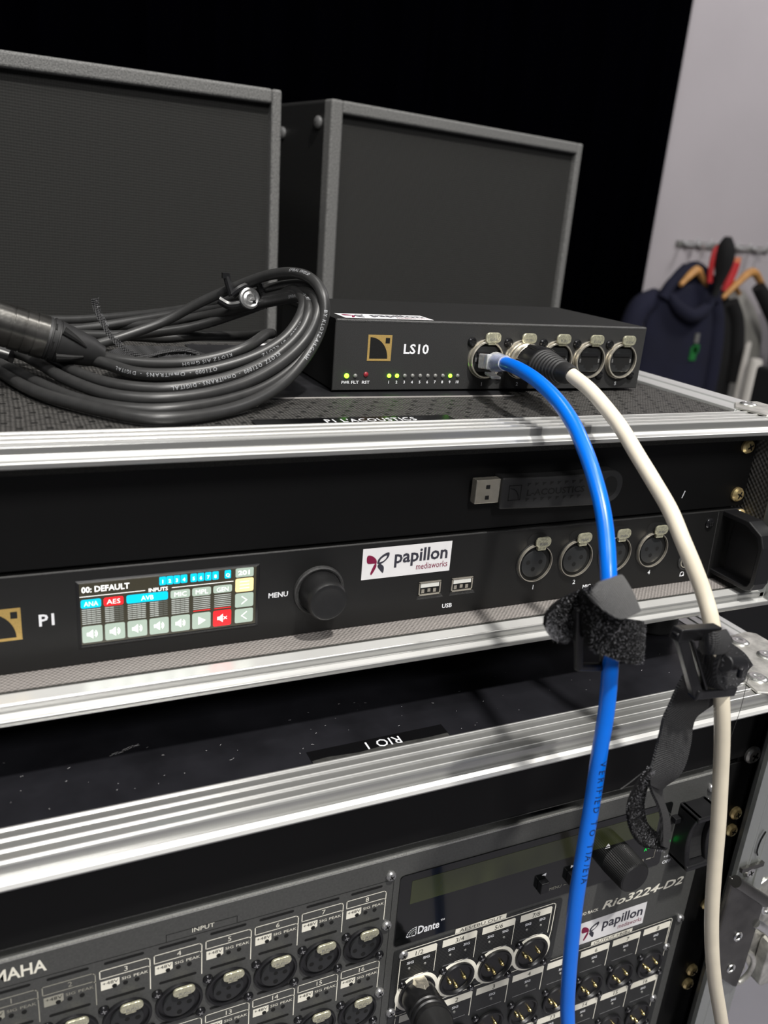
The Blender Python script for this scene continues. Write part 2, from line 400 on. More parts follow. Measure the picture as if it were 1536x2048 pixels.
# ================================================================== the room
def struct(name, mb, **k): return mb.build(name, kind='structure', **k)
struct('floor', MB().m('floor_vinyl').box(-3500, 5200, -2600, 3300, -1040, -1000))
struct('wall_back', MB().m('wall_paint').box(-3500, 5200, 2750, 2900, -1000, 2700))
struct('ceiling', MB().m('ceiling_paint').box(-3500, 5200, -2600, 3300, 2700, 2740))
cur = MB().m('velvet')                       # long black curtain with soft folds
xs = [-2600+i*22 for i in range(240)]; vs = []; fs = []
for i, x in enumerate(xs):
    if x > 2664: x = 2664
    yy = 2668+26*math.sin(x/46.)+14*math.sin(x/17.+1.3)+8*math.sin(x/130.)
    for z in (-980, 700, 2650): vs.append((x+(6*math.sin(z/300+i) if z < 0 else 0), yy, z))
for i in range(len(xs)-1):
    for k in (0, 1): a = i*3+k; fs.append((a, a+3, a+4, a+1))
cur.add(vs, fs)
cu = cur.build('curtain', label='tall black stage curtain hanging in folds behind the loudspeakers', cat='curtain')
so = cu.modifiers.new('thick', 'SOLIDIFY'); so.thickness = .006
# ================================================================== flight cases
def ridged(y_front, y_back, z, ridges, h=.7, w_=.9):
    """(y, z) outline of a grooved rail top from front to back"""
    p = [(y_front, z)]
    for r in ridges: p += [(r-w_, z), (r-w_*.4, z+h), (r+w_*.4, z+h), (r+w_, z)]
    return p+[(y_back, z)]
fc = thing('flight_case', 'open upper flight case with aluminium edges holding the touchscreen processor', 'flight case', (156, 100, -7))
nf = neg(fc)
# top sheet, side sheets, bottom sheet
MB().m('lid_emboss').box(-88, 373, 1, 224, 93.5, 101.6).build('top_panel', fc, nf)
MB().m('case_laminate').box(-92, 398, 3, 226, -9, -3.2).build('bottom_panel', fc, nf)
MB().m('case_laminate').box(397.5, 402, -8, 224, -3, 97).build('side_panel', fc, nf)
MB().m('case_laminate').box(-96, -90, -8, 224, -3, 97).build('side_panel', fc, nf)
MB().m('case_laminate').box(-88, 396, 222, 227, -3, 97).build('back_panel', fc, nf)
# front rails
top = [(-22.6, 94.7), (-23.4, 95.2), (-23.4, 97.0), (-20.6, 98.9), (-19.5, 98.9)]+ridged(-19.4, 2.2, 102.2, [-13.6, -7.6, -1.4])+[(2.2, 95), (-2, 93.4), (-13, 93.4), (-14, 95.1)]
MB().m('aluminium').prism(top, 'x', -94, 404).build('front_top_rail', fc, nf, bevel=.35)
def crests(name, case, n, items):  # thin strips on ridges and beads, highlights painted by their lighter material
    mb = MB().m('aluminium_highlight')
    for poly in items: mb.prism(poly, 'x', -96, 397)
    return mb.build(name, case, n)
crests('rail_highlight', fc, nf, [[(r-.4, 102.2), (r-.35, 102.9), (r+.25, 102.95), (r+.3, 102.2)] for r in (-19.0, -13.6, -7.6, -1.4)]+[[(-23.5, 96.9), (-20.5, 99.0), (-20.3, 98.8), (-23.3, 96.7)]])
bot = [(-14, -3), (-14, -.2), (-15.5, .2), (-22.6, .2), (-23.2, -.4), (-23.2, -3.6), (-28.2, -3.9), (-28.6, -4.6), (-28.2, -6.6), (2, -6.9), (2, -3.6)]
MB().m('aluminium').prism(bot, 'x', -94, 400).build('front_bottom_rail', fc, nf, bevel=.35)
crests('rail_highlight', fc, nf, [[(-22.4, .15), (-22.4, .32), (-15.6, .32), (-15.6, .15)], [(-28.3, -4.4), (-28.1, -3.7), (-24.4, -3.45), (-24.4, -3.7)]])
for sx in (1, -1):
    f = lambda x: x if sx > 0 else 306-x
    mb = MB().m('aluminium_upright')
    sec = [(f(398), -11), (f(394.6), -14), (f(394.6), -22.6), (f(395.2), -23.2), (f(398.6), -23.2), (f(399), -28.2), (f(403.4), -28.4), (f(403.9), -24), (f(403.9), 2), (f(398), 2)]
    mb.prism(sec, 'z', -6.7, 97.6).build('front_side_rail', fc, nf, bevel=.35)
    # side rail along the top with a ridge
    prof = [(f(404), 92), (f(404.2), 101.6), (f(403.2), 102.6), (f(389.5), 102.6), (f(388.7), 103.5), (f(387.5), 103.5), (f(386.6), 102.6), (f(373.5), 102.6), (f(372.6), 103.4), (f(371.4), 103.2), (f(371), 101.8), (f(371), 99), (f(398), 99), (f(398), 92)]
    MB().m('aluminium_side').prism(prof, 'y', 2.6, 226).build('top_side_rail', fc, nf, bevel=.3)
MB().m('aluminium').prism([(224.2, 101.3), (228, 101.2), (229, 100), (229, 92), (224.2, 92)], 'x', -92, 404).build('back_rail', fc, nf, bevel=.3)
# corner bracket of the upper case with rivets
def bracket(case, n, poly, z, th, riv, r=5.4, m_='zinc'):
    b = MB().m(m_).prism(poly, 'z', z, z+th).build('corner_bracket', case, n, bevel=.5)
    for x, y in riv:
        MB().m('rivet').lathe((x, y, z+th), (0, 0, 1), [(0, r), (.5, r), (1.2, r*.82), (1.5, r*.45), (1.1, r*.3), (1.0, .02)], 20).build('rivet', b)
bracket(fc, nf, [(378, -13.5), (374.8, 6), (386, 17), (404.4, 18), (404.4, -20), (384, -19)], 102.7, 1.2, [(388.5, 9.5), (396, -9)], 4.8)
# felt lining of the front opening
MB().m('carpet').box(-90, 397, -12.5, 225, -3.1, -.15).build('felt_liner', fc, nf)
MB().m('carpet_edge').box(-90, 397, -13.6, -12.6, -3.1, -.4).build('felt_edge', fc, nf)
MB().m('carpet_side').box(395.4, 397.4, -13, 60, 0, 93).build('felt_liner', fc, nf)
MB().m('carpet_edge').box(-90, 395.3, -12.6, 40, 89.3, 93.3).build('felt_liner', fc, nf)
for x in (372, -80): MB().m('screw_grey' if 0 else 'gap_black').box(x, x+14, 3.2, 6, .5, 88.8).build('rack_strip', fc, nf)
for x, y in ((360, 20), (-60, 20), (360, 190), (-60, 190)):
    MB().m('plastic_soft').lathe((x, y, -9), (0, 0, -1), [(0, 17), (28, 15), (29.5, 14)], 20).build('foot', fc, nf)
# printed tape on the front edge of the lid
tp = MB().m('tape_black').box(96, 192, -1.2, 9.5, 101.75, 102.0).build('label_tape', fc, (nf[0], nf[1], nf[2]+.62))
MB().m('white_print').text("P1 L'ACOUSTICS", (150, .6, 102.15), X3, Y3, 5.2, width=45, space=1.1).build('lettering', tp)
# ------------------------------------------------------------------ lower case
lc = thing('flight_case', 'lower flight case with wide grooved aluminium rail, holding the microphone stage box', 'flight case', (156, 100, -330))
nl = neg(lc)
MB().m('case_laminate').box(-88, 384, -45.5, 300, -47, -39.6).build('top_panel', lc, nl)
MB().m('case_laminate').box(410, 416.5, -56, 300, -520, -47).build('side_panel', lc, nl)
MB().m('case_laminate').box(-100, -94, -56, 300, -520, -47).build('side_panel', lc, nl)
MB().m('case_laminate').box(-94, 410, 294, 300, -520, -47).build('back_panel', lc, nl)
MB().m('case_laminate').box(-94, 410, -56, 294, -526, -520).build('bottom_panel', lc, nl)
tl = [(-64.6, -45.4)]+[(-65.4, -39.9)]+ridged(-65, -45.2, -39.2, [-64.2, -58.4, -52.6, -46.9])[0:]+[(-45.2, -46.5), (-54, -49), (-64, -50), (-66.4, -50), (-67.8, -49.2), (-68.3, -47.9), (-67.6, -46.6), (-66, -45.6)]
MB().m('aluminium').prism(tl, 'x', -98, 398).build('front_top_rail', lc, nl, bevel=.35)
crests('rail_highlight', lc, nl, [[(r-.32, -39.2), (r-.3, -38.5), (r+.15, -38.4), (r+.2, -39.2)] for r in (-64.2, -58.4, -52.6, -46.9)]+[[(-68.5, -48.0), (-67.8, -46.5), (-66.0, -45.5), (-66.0, -45.8), (-67.6, -46.8), (-68.3, -48.2)]])
for sx in (1, -1):
    f = lambda x: x if sx > 0 else 312-x
    prof = [(f(417.4), -60), (f(417.4), -40.4), (f(416.6), -39.2)]
    for r in (411, 400, 392.5): prof += [(f(r+.9), -39.2), (f(r+.4), -38.5), (f(r-.4), -38.5), (f(r-.9), -39.2)]
    prof += [(f(384), -39.2), (f(384), -41.6), (f(412), -41.6), (f(412), -60)]
    MB().m('aluminium_side').prism(prof, 'y', -45, 300).build('top_side_rail', lc, nl, bevel=.3)
    sec = [(f(377.2), -66), (f(377), -69.2), (f(384.3), -69.2), (f(384.7), -70), (f(385.6), -70), (f(386), -69.2), (f(393), -69.2), (f(393.5), -70), (f(394.4), -70), (f(394.8), -69.2), (f(402), -69.4), (f(402.6), -66.4), (f(412), -66.2), (f(412.4), -50), (f(396), -50), (f(396), -62), (f(380), -62)]
    MB().m('aluminium_upright').prism(sec, 'z', -520, -49.8).build('front_side_rail', lc, nl, bevel=.3)
br = [(361, -63.5), (364, -50), (378, -33), (394.5, -11), (399, -7.5), (413, -6.5), (418, -10), (418, -68), (372, -68)]
bracket(lc, nl, br, -38.9, 1.4, [(397.3, -16), (400.5, -34.5), (373, -52.3)], 6.0)
MB().m('zinc').box(372, 418, -69, -67.9, -46, -38).build('bracket_flange', lc, nl, bevel=.3)
MB().m('gap_black').box(392.5, 395.5, -48, 60, -520, -50).build('inner_side', lc, nl)
MB().m('gap_black').box(-84, 392, 120, 124, -520, -50).build('inner_back', lc, nl)
for x in (378.5, -84): MB().m('blank_black').box(x, x+14, -49.2, -46, -520, -50).build('rack_strip', lc, nl)
tp = MB().m('tape_black').prism([(112.3, -46.2), (181.3, -46.2), (181.3, -35.4), (112.3, -36.4)], 'z', -39.5, -39.3).build('label_tape', lc, nl)
MB().m('tape_glue').prism([(112.6, -46.0), (181, -46.0), (181, -42.6), (170, -43.2), (150, -42.4), (135, -43.8), (120, -42.6), (112.6, -43.3)], 'z', -39.29, -39.25).build('glue_streak', tp)
MB().m('white_print').text("RIO 1", (148, -37.9, -39.15), -X3, -Y3, 5.2, width=19.5, space=1.05).build('lettering', tp)
# dust flecks and scuffs on the top sheet
mb = MB().m('sticker_white')
for i in range(70):
    x = random.uniform(-20, 380); y = random.uniform(-42, -2); L = random.uniform(.25, 1.5)*(1 if i % 3 else .5); a = random.uniform(-.6, .9)
    d = Vector((math.cos(a), math.sin(a), 0))*L*.5; q = Vector((-d.y, d.x, 0)).normalized()*.055
    c = Vector((x, y, -39.5)); mb.add([c-d-q, c+d-q, c+d+q, c-d+q], [(0, 1, 2, 3)], False)
for i in range(40):
    t = i/40; x = 31+t*13; y = -12.5+t*5+random.uniform(-.8, .8); c = Vector((x, y, -39.5)); mb.add([c+Vector((-.5, 0, 0)), c+Vector((0, -.08, 0)), c+Vector((.5, .1, 0)), c+Vector((0, .1, 0))], [(0, 1, 2, 3)], False)
mb.build('dust_flecks', lc, nl, kind='stuff')
# butterfly latch on the right rail
la = MB().m('dark_chrome').prism([(367.5, -158), (399, -181), (402.5, -187), (401.5, -240), (399.5, -256), (396, -254), (367.5, -229)], 'y', -74.6, -70.5).build('latch', lc, nl, bevel=1.2, seg=3)
for z, x in ((-208.4, 386.2), (-235, 388.2)): MB().m('rivet').torus((x, -74.8, z), (0, 1, 0), 2.7, .75, 24, 8).m('hole').lathe((x, -74.7, z), (0, -1, 0), [(0, 2.5), (.05, .02)], 18).build('rivet', la)
MB().m('dark_chrome').cyl((368, -76, -158.5), (400, -76, -184), 3.6, 14).build('hinge_roll', la)
MB().m('zinc').prism([(401, -182), (409, -178), (440, -178), (440, -268), (424, -263), (408, -240), (402, -232)], 'y', -67.5, -66).build('latch_dish', lc, nl, bevel=.5)
mb = MB().m('rivet').torus((410.5, -72, -194.4), (0, 1, 0), 5.6, 1.5)
mb.tube(catmull([(400, -73.5, -203), (406, -74, -207.5), (411, -73.5, -212)]), 3.3).tube(catmull([(410, -73, -211), (417, -74, -219), (428, -73, -229), (440, -72, -238)]), 1.9)
mb.build('latch_wire', lc, nl)
MB().m('zinc').tube(catmull([(402, -73, -228), (407, -73.5, -233), (409.5, -74, -240), (407.5, -74, -248), (402, -73, -254), (399, -72.5, -249), (401.5, -73, -240)]), 1.7).build('latch_eye', lc, nl)
MB().m('zinc').prism(rrect(418.6, 432, -262, -226, 4), 'y', -76, -68).build('latch_bar', lc, nl, bevel=.8)
MB().m('dark_chrome').box(378, 396, -71.5, -69.6, -160, -157).build('rail_joint', lc, nl)
screw_mesh(MB(), (386.4, -69.3, -162.3), 3.9, 2.6, 'rivet').build('rail_bolt', lc, nl)
mb = MB().m('blank_black').tube(catmull([(391, -70.1, -134), (388.4, -70.2, -140), (387.9, -70.2, -147), (389.6, -70.1, -151)]), .45)
mb.build('scratch', lc, nl)
# ================================================================== upper rack contents
bp = thing('blank_panel', 'plain black rack panel above the touchscreen processor', 'rack panel', (153, 0, 66.7)); nb = neg(bp)
MB().m('blank_black').rbox(-88, 393, 1.0, 3.2, 45.2, 88.9, .5).build('plate', bp, nb)
for x, z, a in ((385, 82, .5), (385.4, 53, 1.1)): screw_mesh(MB(), (x, .8, z), 4.3, 3.0, 'gold', ang=a).build('screw', bp, nb)
MB().m('white_print').add([(343.4, .9, 53.2), (344.2, .9, 53.1), (345.6, .9, 57.2), (344.9, .9, 57.5)], [(0, 1, 2, 3)], False).build('scratch', bp, nb)
# ------------------------------------------------------------------ P1 processor
p1 = thing('audio_processor', 'black rack audio processor with lit colour touchscreen and rotary knob', 'audio processor', (153, 0, 22)); n1 = neg(p1)
MB().m('panel_black').rbox(-88, 392, 0, 3.1, .3, 44.0, .45).build('faceplate', p1, n1)
MB().m('plastic_soft').box(-70, 372, 6.2, 200, 1, 43.5).build('chassis', p1, n1)
MB().m('ls_edge').box(-86, 373, -.12, .1, 43.3, 43.5).build('top_edge', p1, n1)
MB().m('ls_edge').prism([(373.6, 43.2), (374.1, 43.2), (376.1, 2.8), (375.6, 2.8)], 'y', -.1, .05).build('ear_line', p1, n1)
# emblem: square frame, quarter circle, small square
def emblem(mb, x0, z0, s, y, m1, m2):
    mb.m(m1).flat([(x0, z0), (x0+s, z0), (x0+s, z0+s), (x0, z0+s)], y)
    b = s*.09; arc = [(x0+b, z0+b)]+[(x0+b+(s*.76)*math.sin(t), z0+b+(s*.82)*math.cos(t)) for t in [PI/2*(1-k/12) for k in range(13)]]
    mb.m(m2).flat(arc, y-.05)
    mb.flat([(x0+s*.73, z0+s*.68), (x0+s*.91, z0+s*.68), (x0+s*.91, z0+s*.89), (x0+s*.73, z0+s*.89)], y-.05); return mb
emblem(MB(), -14.4, 15.6, 14.4, -.12, 'brass_print', 'panel_black').build('emblem', p1, n1)
mb = MB().m('white_print').text('P1', (6.2, -.15, 20.6), X3, Z3, 5.2, 'L', width=7.6, bold=1)
mb.text('MENU', (108.2, -.15, 21.2), X3, Z3, 2.5, width=9.6, bold=1).text('USB', (198.2, -.15, 4.2), X3, Z3, 2.3, width=5.8, bold=1)
for i, x in enumerate((250, 276.8, 303.4, 329.4)): mb.text(str(i+1), (x, -.15, 8.3), X3, Z3, 2.5, bold=1)
mb.text('MIC', (286, -.15, 4.6), X3, Z3, 2.3, bold=1)
mb.torus((355.1, -.15, 5.6), (0, 1, 0), 1.35, .22, 14, 4).box(353.5, 354.2, -.3, -.1, 4.2, 5.4).box(356, 356.7, -.3, -.1, 4.2, 5.4)
mb.build('lettering', p1, n1, kind='stuff')
# screen: recessed window with bevel
sb = MB(); sb.m('plastic_black')
o = [(21.2, 7.6), (99.2, 7.6), (99.2, 39), (21.2, 39)]; i_ = [(22.6, 9.3), (97.6, 9.3), (97.6, 37.6), (22.6, 37.6)]
sb.add([(a, -.1, b) for a, b in o]+[(a, -.35, b) for a, b in [(21.7, 8.1), (98.7, 8.1), (98.7, 38.5), (21.7, 38.5)]]+[(a, -.05, b) for a, b in i_], [(0,1,5,4), (1,2,6,5), (2,3,7,6), (3,0,4,7), (4,5,9,8), (5,6,10,9), (6,7,11,10), (7,4,8,11)], False)
sc_o = sb.build('screen', p1, n1)
MB().m('screen_back').flat([(22.5, 9.2), (97.7, 9.2), (97.7, 37.7), (22.5, 37.7)], -.03).m('ls_edge').box(22.4, 98, -.5, -.2, 8.3, 8.9).build('display', sc_o)
def button(x0, x1, z0, z1, m_, r=.9): return MB().m(m_).flat(rrect(x0, x1, z0, z1, r), -.12)
def txt(mb, s, x, z, h, m_='screen_white', y=-.2, **k): return mb.m(m_).text(s, (x, y, z), X3, Z3, h, **k)
ty = -.2
d = MB(); txt(d, '00: DEFAULT', 23.4, 33.5, 2.6, align='L', width=19.2, bold=1, y=-.14); txt(d, 'INPUTS', 50.1+4.3, 30.75, 1.7, width=8.2, bold=1, y=-.16)
d.m('screen_white').box(22.6, 49.0, -.16, -.12, 31.55, 31.8).box(60.2, 87.2, -.16, -.12, 31.55, 31.8)
d.build('lettering', sc_o)
for k, (x, s) in enumerate([(56.35, '1'), (59.35, '2'), (62.35, '3'), (65.4, '4'), (69.6, '5'), (72.6, '6'), (75.5, '7'), (79.3, '8'), (84.6, 'Q')]):
    if s in '678': x = {'6': 72.7, '7': 75.9, '8': 79.1}[s]
    b = button(x-1.42, x+1.42, 33.3, 37.3, 'screen_cyan', .5); txt(b, s, x, 34.2, 1.6, bold=1); b.build('screen_button', sc_o)
for x0, x1, s, m_ in ((22.9, 31, 'ANA', 'screen_cyan'), (32, 40, 'AES', 'screen_red'), (41.2, 58.5, 'AVB', 'screen_cyan'), (59.6, 68, 'MIC', 'screen_grey'), (68.9, 77.2, 'MPL', 'screen_grey'), (78.2, 86.6, 'GEN', 'screen_grey')):
    b = button(x0, x1, 26.3 if s != 'GEN' else 26.6, 30.3, m_); txt(b, s, (x0+x1)/2, 27.2, 2.1, width=5.6 if s != 'AVB' else 5.2); b.build('screen_button', sc_o)
cols = [22.9, 32.1, 41.3, 50.5, 59.7, 68.9, 78.2]
bars = MB().m('screen_bar')
for ci, x in enumerate(cols):
    z = 18.9
    while z < 26.1:
        if ci < 5:
            for q in range(4):
                dim = (ci == 1 and q > 1) or (ci == 3 and q > 1)
                bars.m('screen_dim' if dim else 'screen_bar').flat([(x+.3+q*1.92, z), (x+2.05+q*1.92, z), (x+2.05+q*1.92, z+.42), (x+.3+q*1.92, z+.42)], -.1)
        else: bars.m('screen_red' if z < 19.6 else 'screen_bar').flat([(x+.5, z), (x+8, z), (x+8, z+.36), (x+.5, z+.36)], -.1)
        z += .92
bars.build('level_meters', sc_o, kind='stuff')
for ci, x in enumerate(cols):
    m_ = 'screen_red' if ci == 6 else 'screen_grey'
    b = button(x, x+8.2, 10.2, 18.0, m_, .8); cx, cz = x+4.0, 14.1; b.m('screen_white')
    if ci == 5: b.flat([(cx-1.3, cz-2), (cx+2, cz), (cx-1.3, cz+2)], -.2)
    else:
        b.flat([(cx-2.1, cz-.8), (cx-1.2, cz-.8), (cx+.4, cz-2.1), (cx+.4, cz+2.1), (cx-1.2, cz+.8), (cx-2.1, cz+.8)], -.2)
        if ci == 6: b.rect_line([(cx+.9, cz-.6), (cx+2.1, cz+.6)], .35, -.2).rect_line([(cx+.9, cz+.6), (cx+2.1, cz-.6)], .35, -.2)
        else:
            for R in (1.1, 1.9): b.rect_line([(cx+.5+R*math.cos(t)*.8, cz+R*math.sin(t)) for t in (-.9, -.45, 0, .45, .9)], .28, -.2)
    b.build('screen_button', sc_o)
b = button(88.1, 96.3, 33.2, 37.6, 'screen_grey', .6); txt(b, '201', 92.2, 34.3, 2.1, width=6, bold=1); b.build('screen_button', sc_o)
b = button(88.1, 96.4, 26, 32.6, 'screen_yellow', .8).m('screen_white')
for z in (27.6, 29.2, 30.8): b.flat([(90.1, z), (94.4, z), (94.4, z+.35), (90.1, z+.35)], -.2)
b.build('screen_button', sc_o)
for z, s in ((18.3, 1), (10.5, -1)):
    b = button(88.1, 96.5, z, z+7, 'screen_grey', .8).m('screen_white'); cx, cz = 92.3, z+3.5
    b.rect_line([(cx-s*1.1, cz-1.8), (cx+s*1.1, cz), (cx-s*1.1, cz+1.8)], .4, -.2); b.build('screen_button', sc_o)
# rotary knob
kb = MB().m('ls_edge').lathe((128, 0, 22.2), (0, -1, 0), [(0, 12.6), (1.2, 12.3), (1.6, 11.6), (1.3, 10.9), (.2, 10.8)], 40).m('gap_black').lathe((128, -.1, 22.2), (0, -1, 0), [(0, 10.9), (.1, .1)], 24).build('knob_collar', p1, n1)
MB().m('knob_rubber').lathe((128, -.5, 22.2), (0, -1, 0), [(0, 10.0), (9.5, 9.7), (11.8, 9.4), (12.9, 8.7), (13.1, 8.0), (12.7, 6.4), (12.5, 3), (12.45, .02)], 44).build('knob', kb)
# sticker on the processor
def butterfly_sticker(x0, z0, w_, h, y, parent, n, tilt=0.0, U=X3, W=Z3, O=None, name='sticker'):
    """white label with a two colour butterfly mark and a word; origin O, axes U/W"""
    O = Vector(O) if O else Vector((x0, y, z0)); N = U.cross(W); U = (U*math.cos(tilt)+W*math.sin(tilt)); W = N.cross(U)
    P = lambda a, b, k=0.: O+U*a*w_+W*b*h+N*k
    mb = MB().m('sticker_white').add([P(0, 0), P(1, 0), P(1, 1), P(0, 1)], [(0, 1, 2, 3)], False)
    def blob(pts, m_, k=.1):
        c = [p for p in catmull([(a, b, 0) for a, b in pts+[pts[0]]], 5)][:-1]; mb.m(m_).add([P(p.x, p.y, k) for p in c], [tuple(range(len(c)))], False)
    blob([(.135, .5), (.06, .52), (.045, .68), (.06, .78), (.11, .74), (.15, .62), (.155, .5)], 'sticker_wine')
    blob([(.15, .52), (.155, .4), (.13, .24), (.105, .14), (.095, .2), (.11, .33), (.13, .46)], 'sticker_wine', .12)
    blob([(.16, .5), (.175, .64), (.23, .78), (.285, .82), (.285, .68), (.24, .53), (.19, .46)], 'sticker_grey')
    blob([(.185, .53), (.2, .63), (.24, .71), (.262, .72), (.255, .64), (.225, .56)], 'sticker_white', .15)
    blob([(.17, .45), (.2, .47), (.235, .38), (.24, .25), (.23, .17), (.195, .28), (.17, .38)], 'sticker_grey')
    mb.m('sticker_grey').text('papillon', P(.345, .45, .1), U, W, h*.42, 'L', width=w_*.62, bold=1)
    mb.m('sticker_wine').text('mediaworks', P(.6, .16, .1), U, W, h*.2, 'L', width=w_*.37)
    return mb.build(name, parent, n)
butterfly_sticker(149.2, 25.0, 48, 16.1, -.2, p1, n1)
# USB sockets
for x in (180.9, 199.4):
    u = MB().m('gap_black').box(x-.4, x+13.2, -.1, .2, 12.6, 20.9).m('ls_edge').add([(x-.6, -.12, 10.6), (x+14.6, -.12, 10.6), (x+13.0, -.12, 12.8), (x, -.12, 12.8)], [(0, 1, 2, 3)], False)
    u.m('nickel')
    for a, b, c_, d_ in ((x, x+12.2, 12.9, 13.6), (x, x+12.2, 19.6, 20.3), (x, x+.6, 13, 20), (x+11.6, x+12.2, 13, 20)): u.box(a, b, -.7, -.1, c_, d_)
    u.m('usb_white').box(x+1, x+11.2, -.5, -.12, 17.2, 19.3).m('nickel').box(x+1.6, x+3.2, -.4, -.12, 14.2, 16.2).box(x+5, x+6.6, -.4, -.12, 14.6, 16.4).box(x+8.2, x+9.8, -.4, -.12, 14.2, 16.2)
    u.build('usb_socket', p1, n1)
# XLR female sockets of the processor
def p1_socket(x):
    z = 24.0
    s = MB().m('panel_black').ring((x, 0, z), (0, -1, 0), 10.2, 11.2, .5, 32).m('nickel').ring((x, -.5, z), (0, -1, 0), 10.0, 10.5, 1.5, 36).m('gap_black').lathe((x, -.2, z), (0, -1, 0), [(0, 9.8), (.05, .05)], 28).build('xlr_socket', p1, n1)
    MB().m('insert_black').lathe((x-.3, -.25, z-.5), (0, -1, 0), [(0, 7.8), (.5, 7.7), (.7, 7.3), (.72, .02)], 28).m('hole').lathe((x-4.3, -1.0, z+.7), (0, -1, 0), [(0, 1.3), (.02, .02)], 12).lathe((x+3.4, -1.0, z+.4), (0, -1, 0), [(0, 1.3), (.02, .02)], 12).lathe((x-.8, -1.0, z-3.4), (0, -1, 0), [(0, 1.3), (.02, .02)], 12).build('insert', s)
    MB().m('gap_black').flat(rrect(x-6, x+6.6, z+7, z+16.2, 4), -.08).build('bezel', s)
    l = MB().m('latch_nickel').prism(rrect(x-2.4, x+6.9, z+9.6, z+15.2, 2.5), 'y', -3.2, -2.0).m('latch_nickel').box(x-.4, x+4.6, -2.6, -.6, z+7.6, z+9.8)
    l.m('screw_grey').text('PUSH', (x+2.2, -3.3, z+10.8), X3, Z3, 1.4, bold=1); l.build('latch', s, bevel=.35)
for i in range(4): p1_socket(248.3+26.5*i)
s = MB().m('ls_edge').ring((355.5, 0, 13.6), (0, -1, 0), 4.3, 5.4, 1.0, 24).m('nickel').ring((355.5, -.2, 13.6), (0, -1, 0), 3.3, 4.0, .8, 24).m('hole').lathe((355.5, -.2, 13.6), (0, -1, 0), [(0, 3.4), (.02, .02)], 16).build('headphone_socket', p1, n1)
screw_mesh(MB(), (368.4, 0, 36.4), 3.2, 1.6, 'screw_black', ang=.8).build('screw', p1, n1)
screw_mesh(MB(), (391.0, .4, 40.0), 3.6, 2.6, 'gold', ang=.9).build('screw', p1, n1)
# front handle: chamfered loop standing off the ear
h = [(-1, 0), (-20, 0), (-30, 8), (-33, 14), (-33, 16)]
out = [(0, 43.5), (-19, 43.5), (-29, 38.5), (-32, 32), (-32, 10), (-30, 5.5), (-27, 4), (0, 4)]
inn = [(0, 40.5), (-17, 40.5), (-26, 36.5), (-28.6, 31), (-28.6, 10.5), (-27, 7.2), (-25, 6.6), (0, 6.6)]
mb = MB().m('plastic_black'); va = []
for x in (377.5, 388.5):
    va += [(x, y, z) for y, z in out]+[(x, y, z) for y, z in inn]
nO = 8; fs = []
for k in range(nO-1):
    fs += [(k, k+1, nO+k+1, nO+k), (16+k, 16+nO+k, 16+nO+k+1, 16+k+1), (k, 16+k, 16+k+1, k+1), (nO+k, nO+k+1, 16+nO+k+1, 16+nO+k)]
mb.add(va, fs, False)
mb.prism([(-3, 42), (-18.5, 42), (-27.5, 37.6), (-30.5, 31.6), (-30.5, 10.2), (-28.5, 6), (-26, 5), (-3, 5)], 'x', 384.5, 386.5).build('handle', p1, n1, bevel=.7, seg=3)
# ------------------------------------------------------------------ USB stick held on the blank panel
us = thing('usb_stick', 'black rubber usb stick with metal plug stuck on the plain rack panel', 'usb stick', (250, 1, 67)); nu = neg(us)
pts_t = [(217, 74.8), (230, 74.3), (250, 73.9), (267, 74.2), (280, 75.2), (287, 74.6), (291, 71.2), (292, 66), (290, 60.6), (285.5, 57.8), (278, 56.8), (262, 57.0), (240, 57.6), (217.3, 58.6)]
poly = [(p.x, p.z) for p in catmull([(a, 0, b) for a, b in pts_t[:13]], 3)]+[pts_t[13]]
body = MB().m('plastic_soft').prism(poly, 'y', -7.6, .8).build('body', us, nu, bevel=.9, seg=3)
MB().m('gap_black').prism([(283.5+4.2*math.cos(t)*1.1, 66.5+5.6*math.sin(t)) for t in [2*PI*k/20 for k in range(20)]], 'y', -7.75, -7.5).build('lanyard_hole', us, nu)
pl = MB().m('nickel').box(203.5, 217, -6.2, -1.7, 61.8, 74.0).build('usb_plug', us, nu, bevel=.3)
MB().m('hole').box(209, 211.2, -6.3, -6.1, 69.2, 71.2).box(209, 211.2, -6.3, -6.1, 63.8, 65.8).build('slot', pl)
em = MB().m('gap_black').rect_line([(221.5, 63), (228.4, 63), (228.4, 70.6), (221.5, 70.6)], .45, -7.7, True)
em.rect_line([(222.2+5.2*math.sin(t), 63.5+5.6*math.cos(t)) for t in (0, .4, .8, 1.2, 1.57)], .4, -7.7)
em.text("L-ACOUSTICS", (231.8, -7.7, 64.8), X3, Z3, 3.2, 'L', width=35.5, bold=1)
for k in range(8):
    for z in (69.6, 61.6): a = 232+k*4.5; em.flat([(a, z), (a+2.1, z+1.7), (a-.2, z+1.9)], -7.7)
em.build('embossing', us, nu, kind='stuff')
# ================================================================== lower rack contents
b2 = thing('blank_panel', 'plain black rack panel between the wide grooved rail and the stage box', 'rack panel', (153, -52, -70)); n2 = neg(b2)
MB().m('blank_black').rbox(-90, 390.5, -52, -49.8, -91.6, -48.9, .5).m('ls_edge').box(-90, 352, -52.15, -51.9, -91.9, -91.5).build('plate', b2, n2)
screw_mesh(MB(), (385.1, -52.2, -90.6), 5.6, 3.2, 'zinc', 'screw_black', ang=-.5).build('screw', b2, n2)
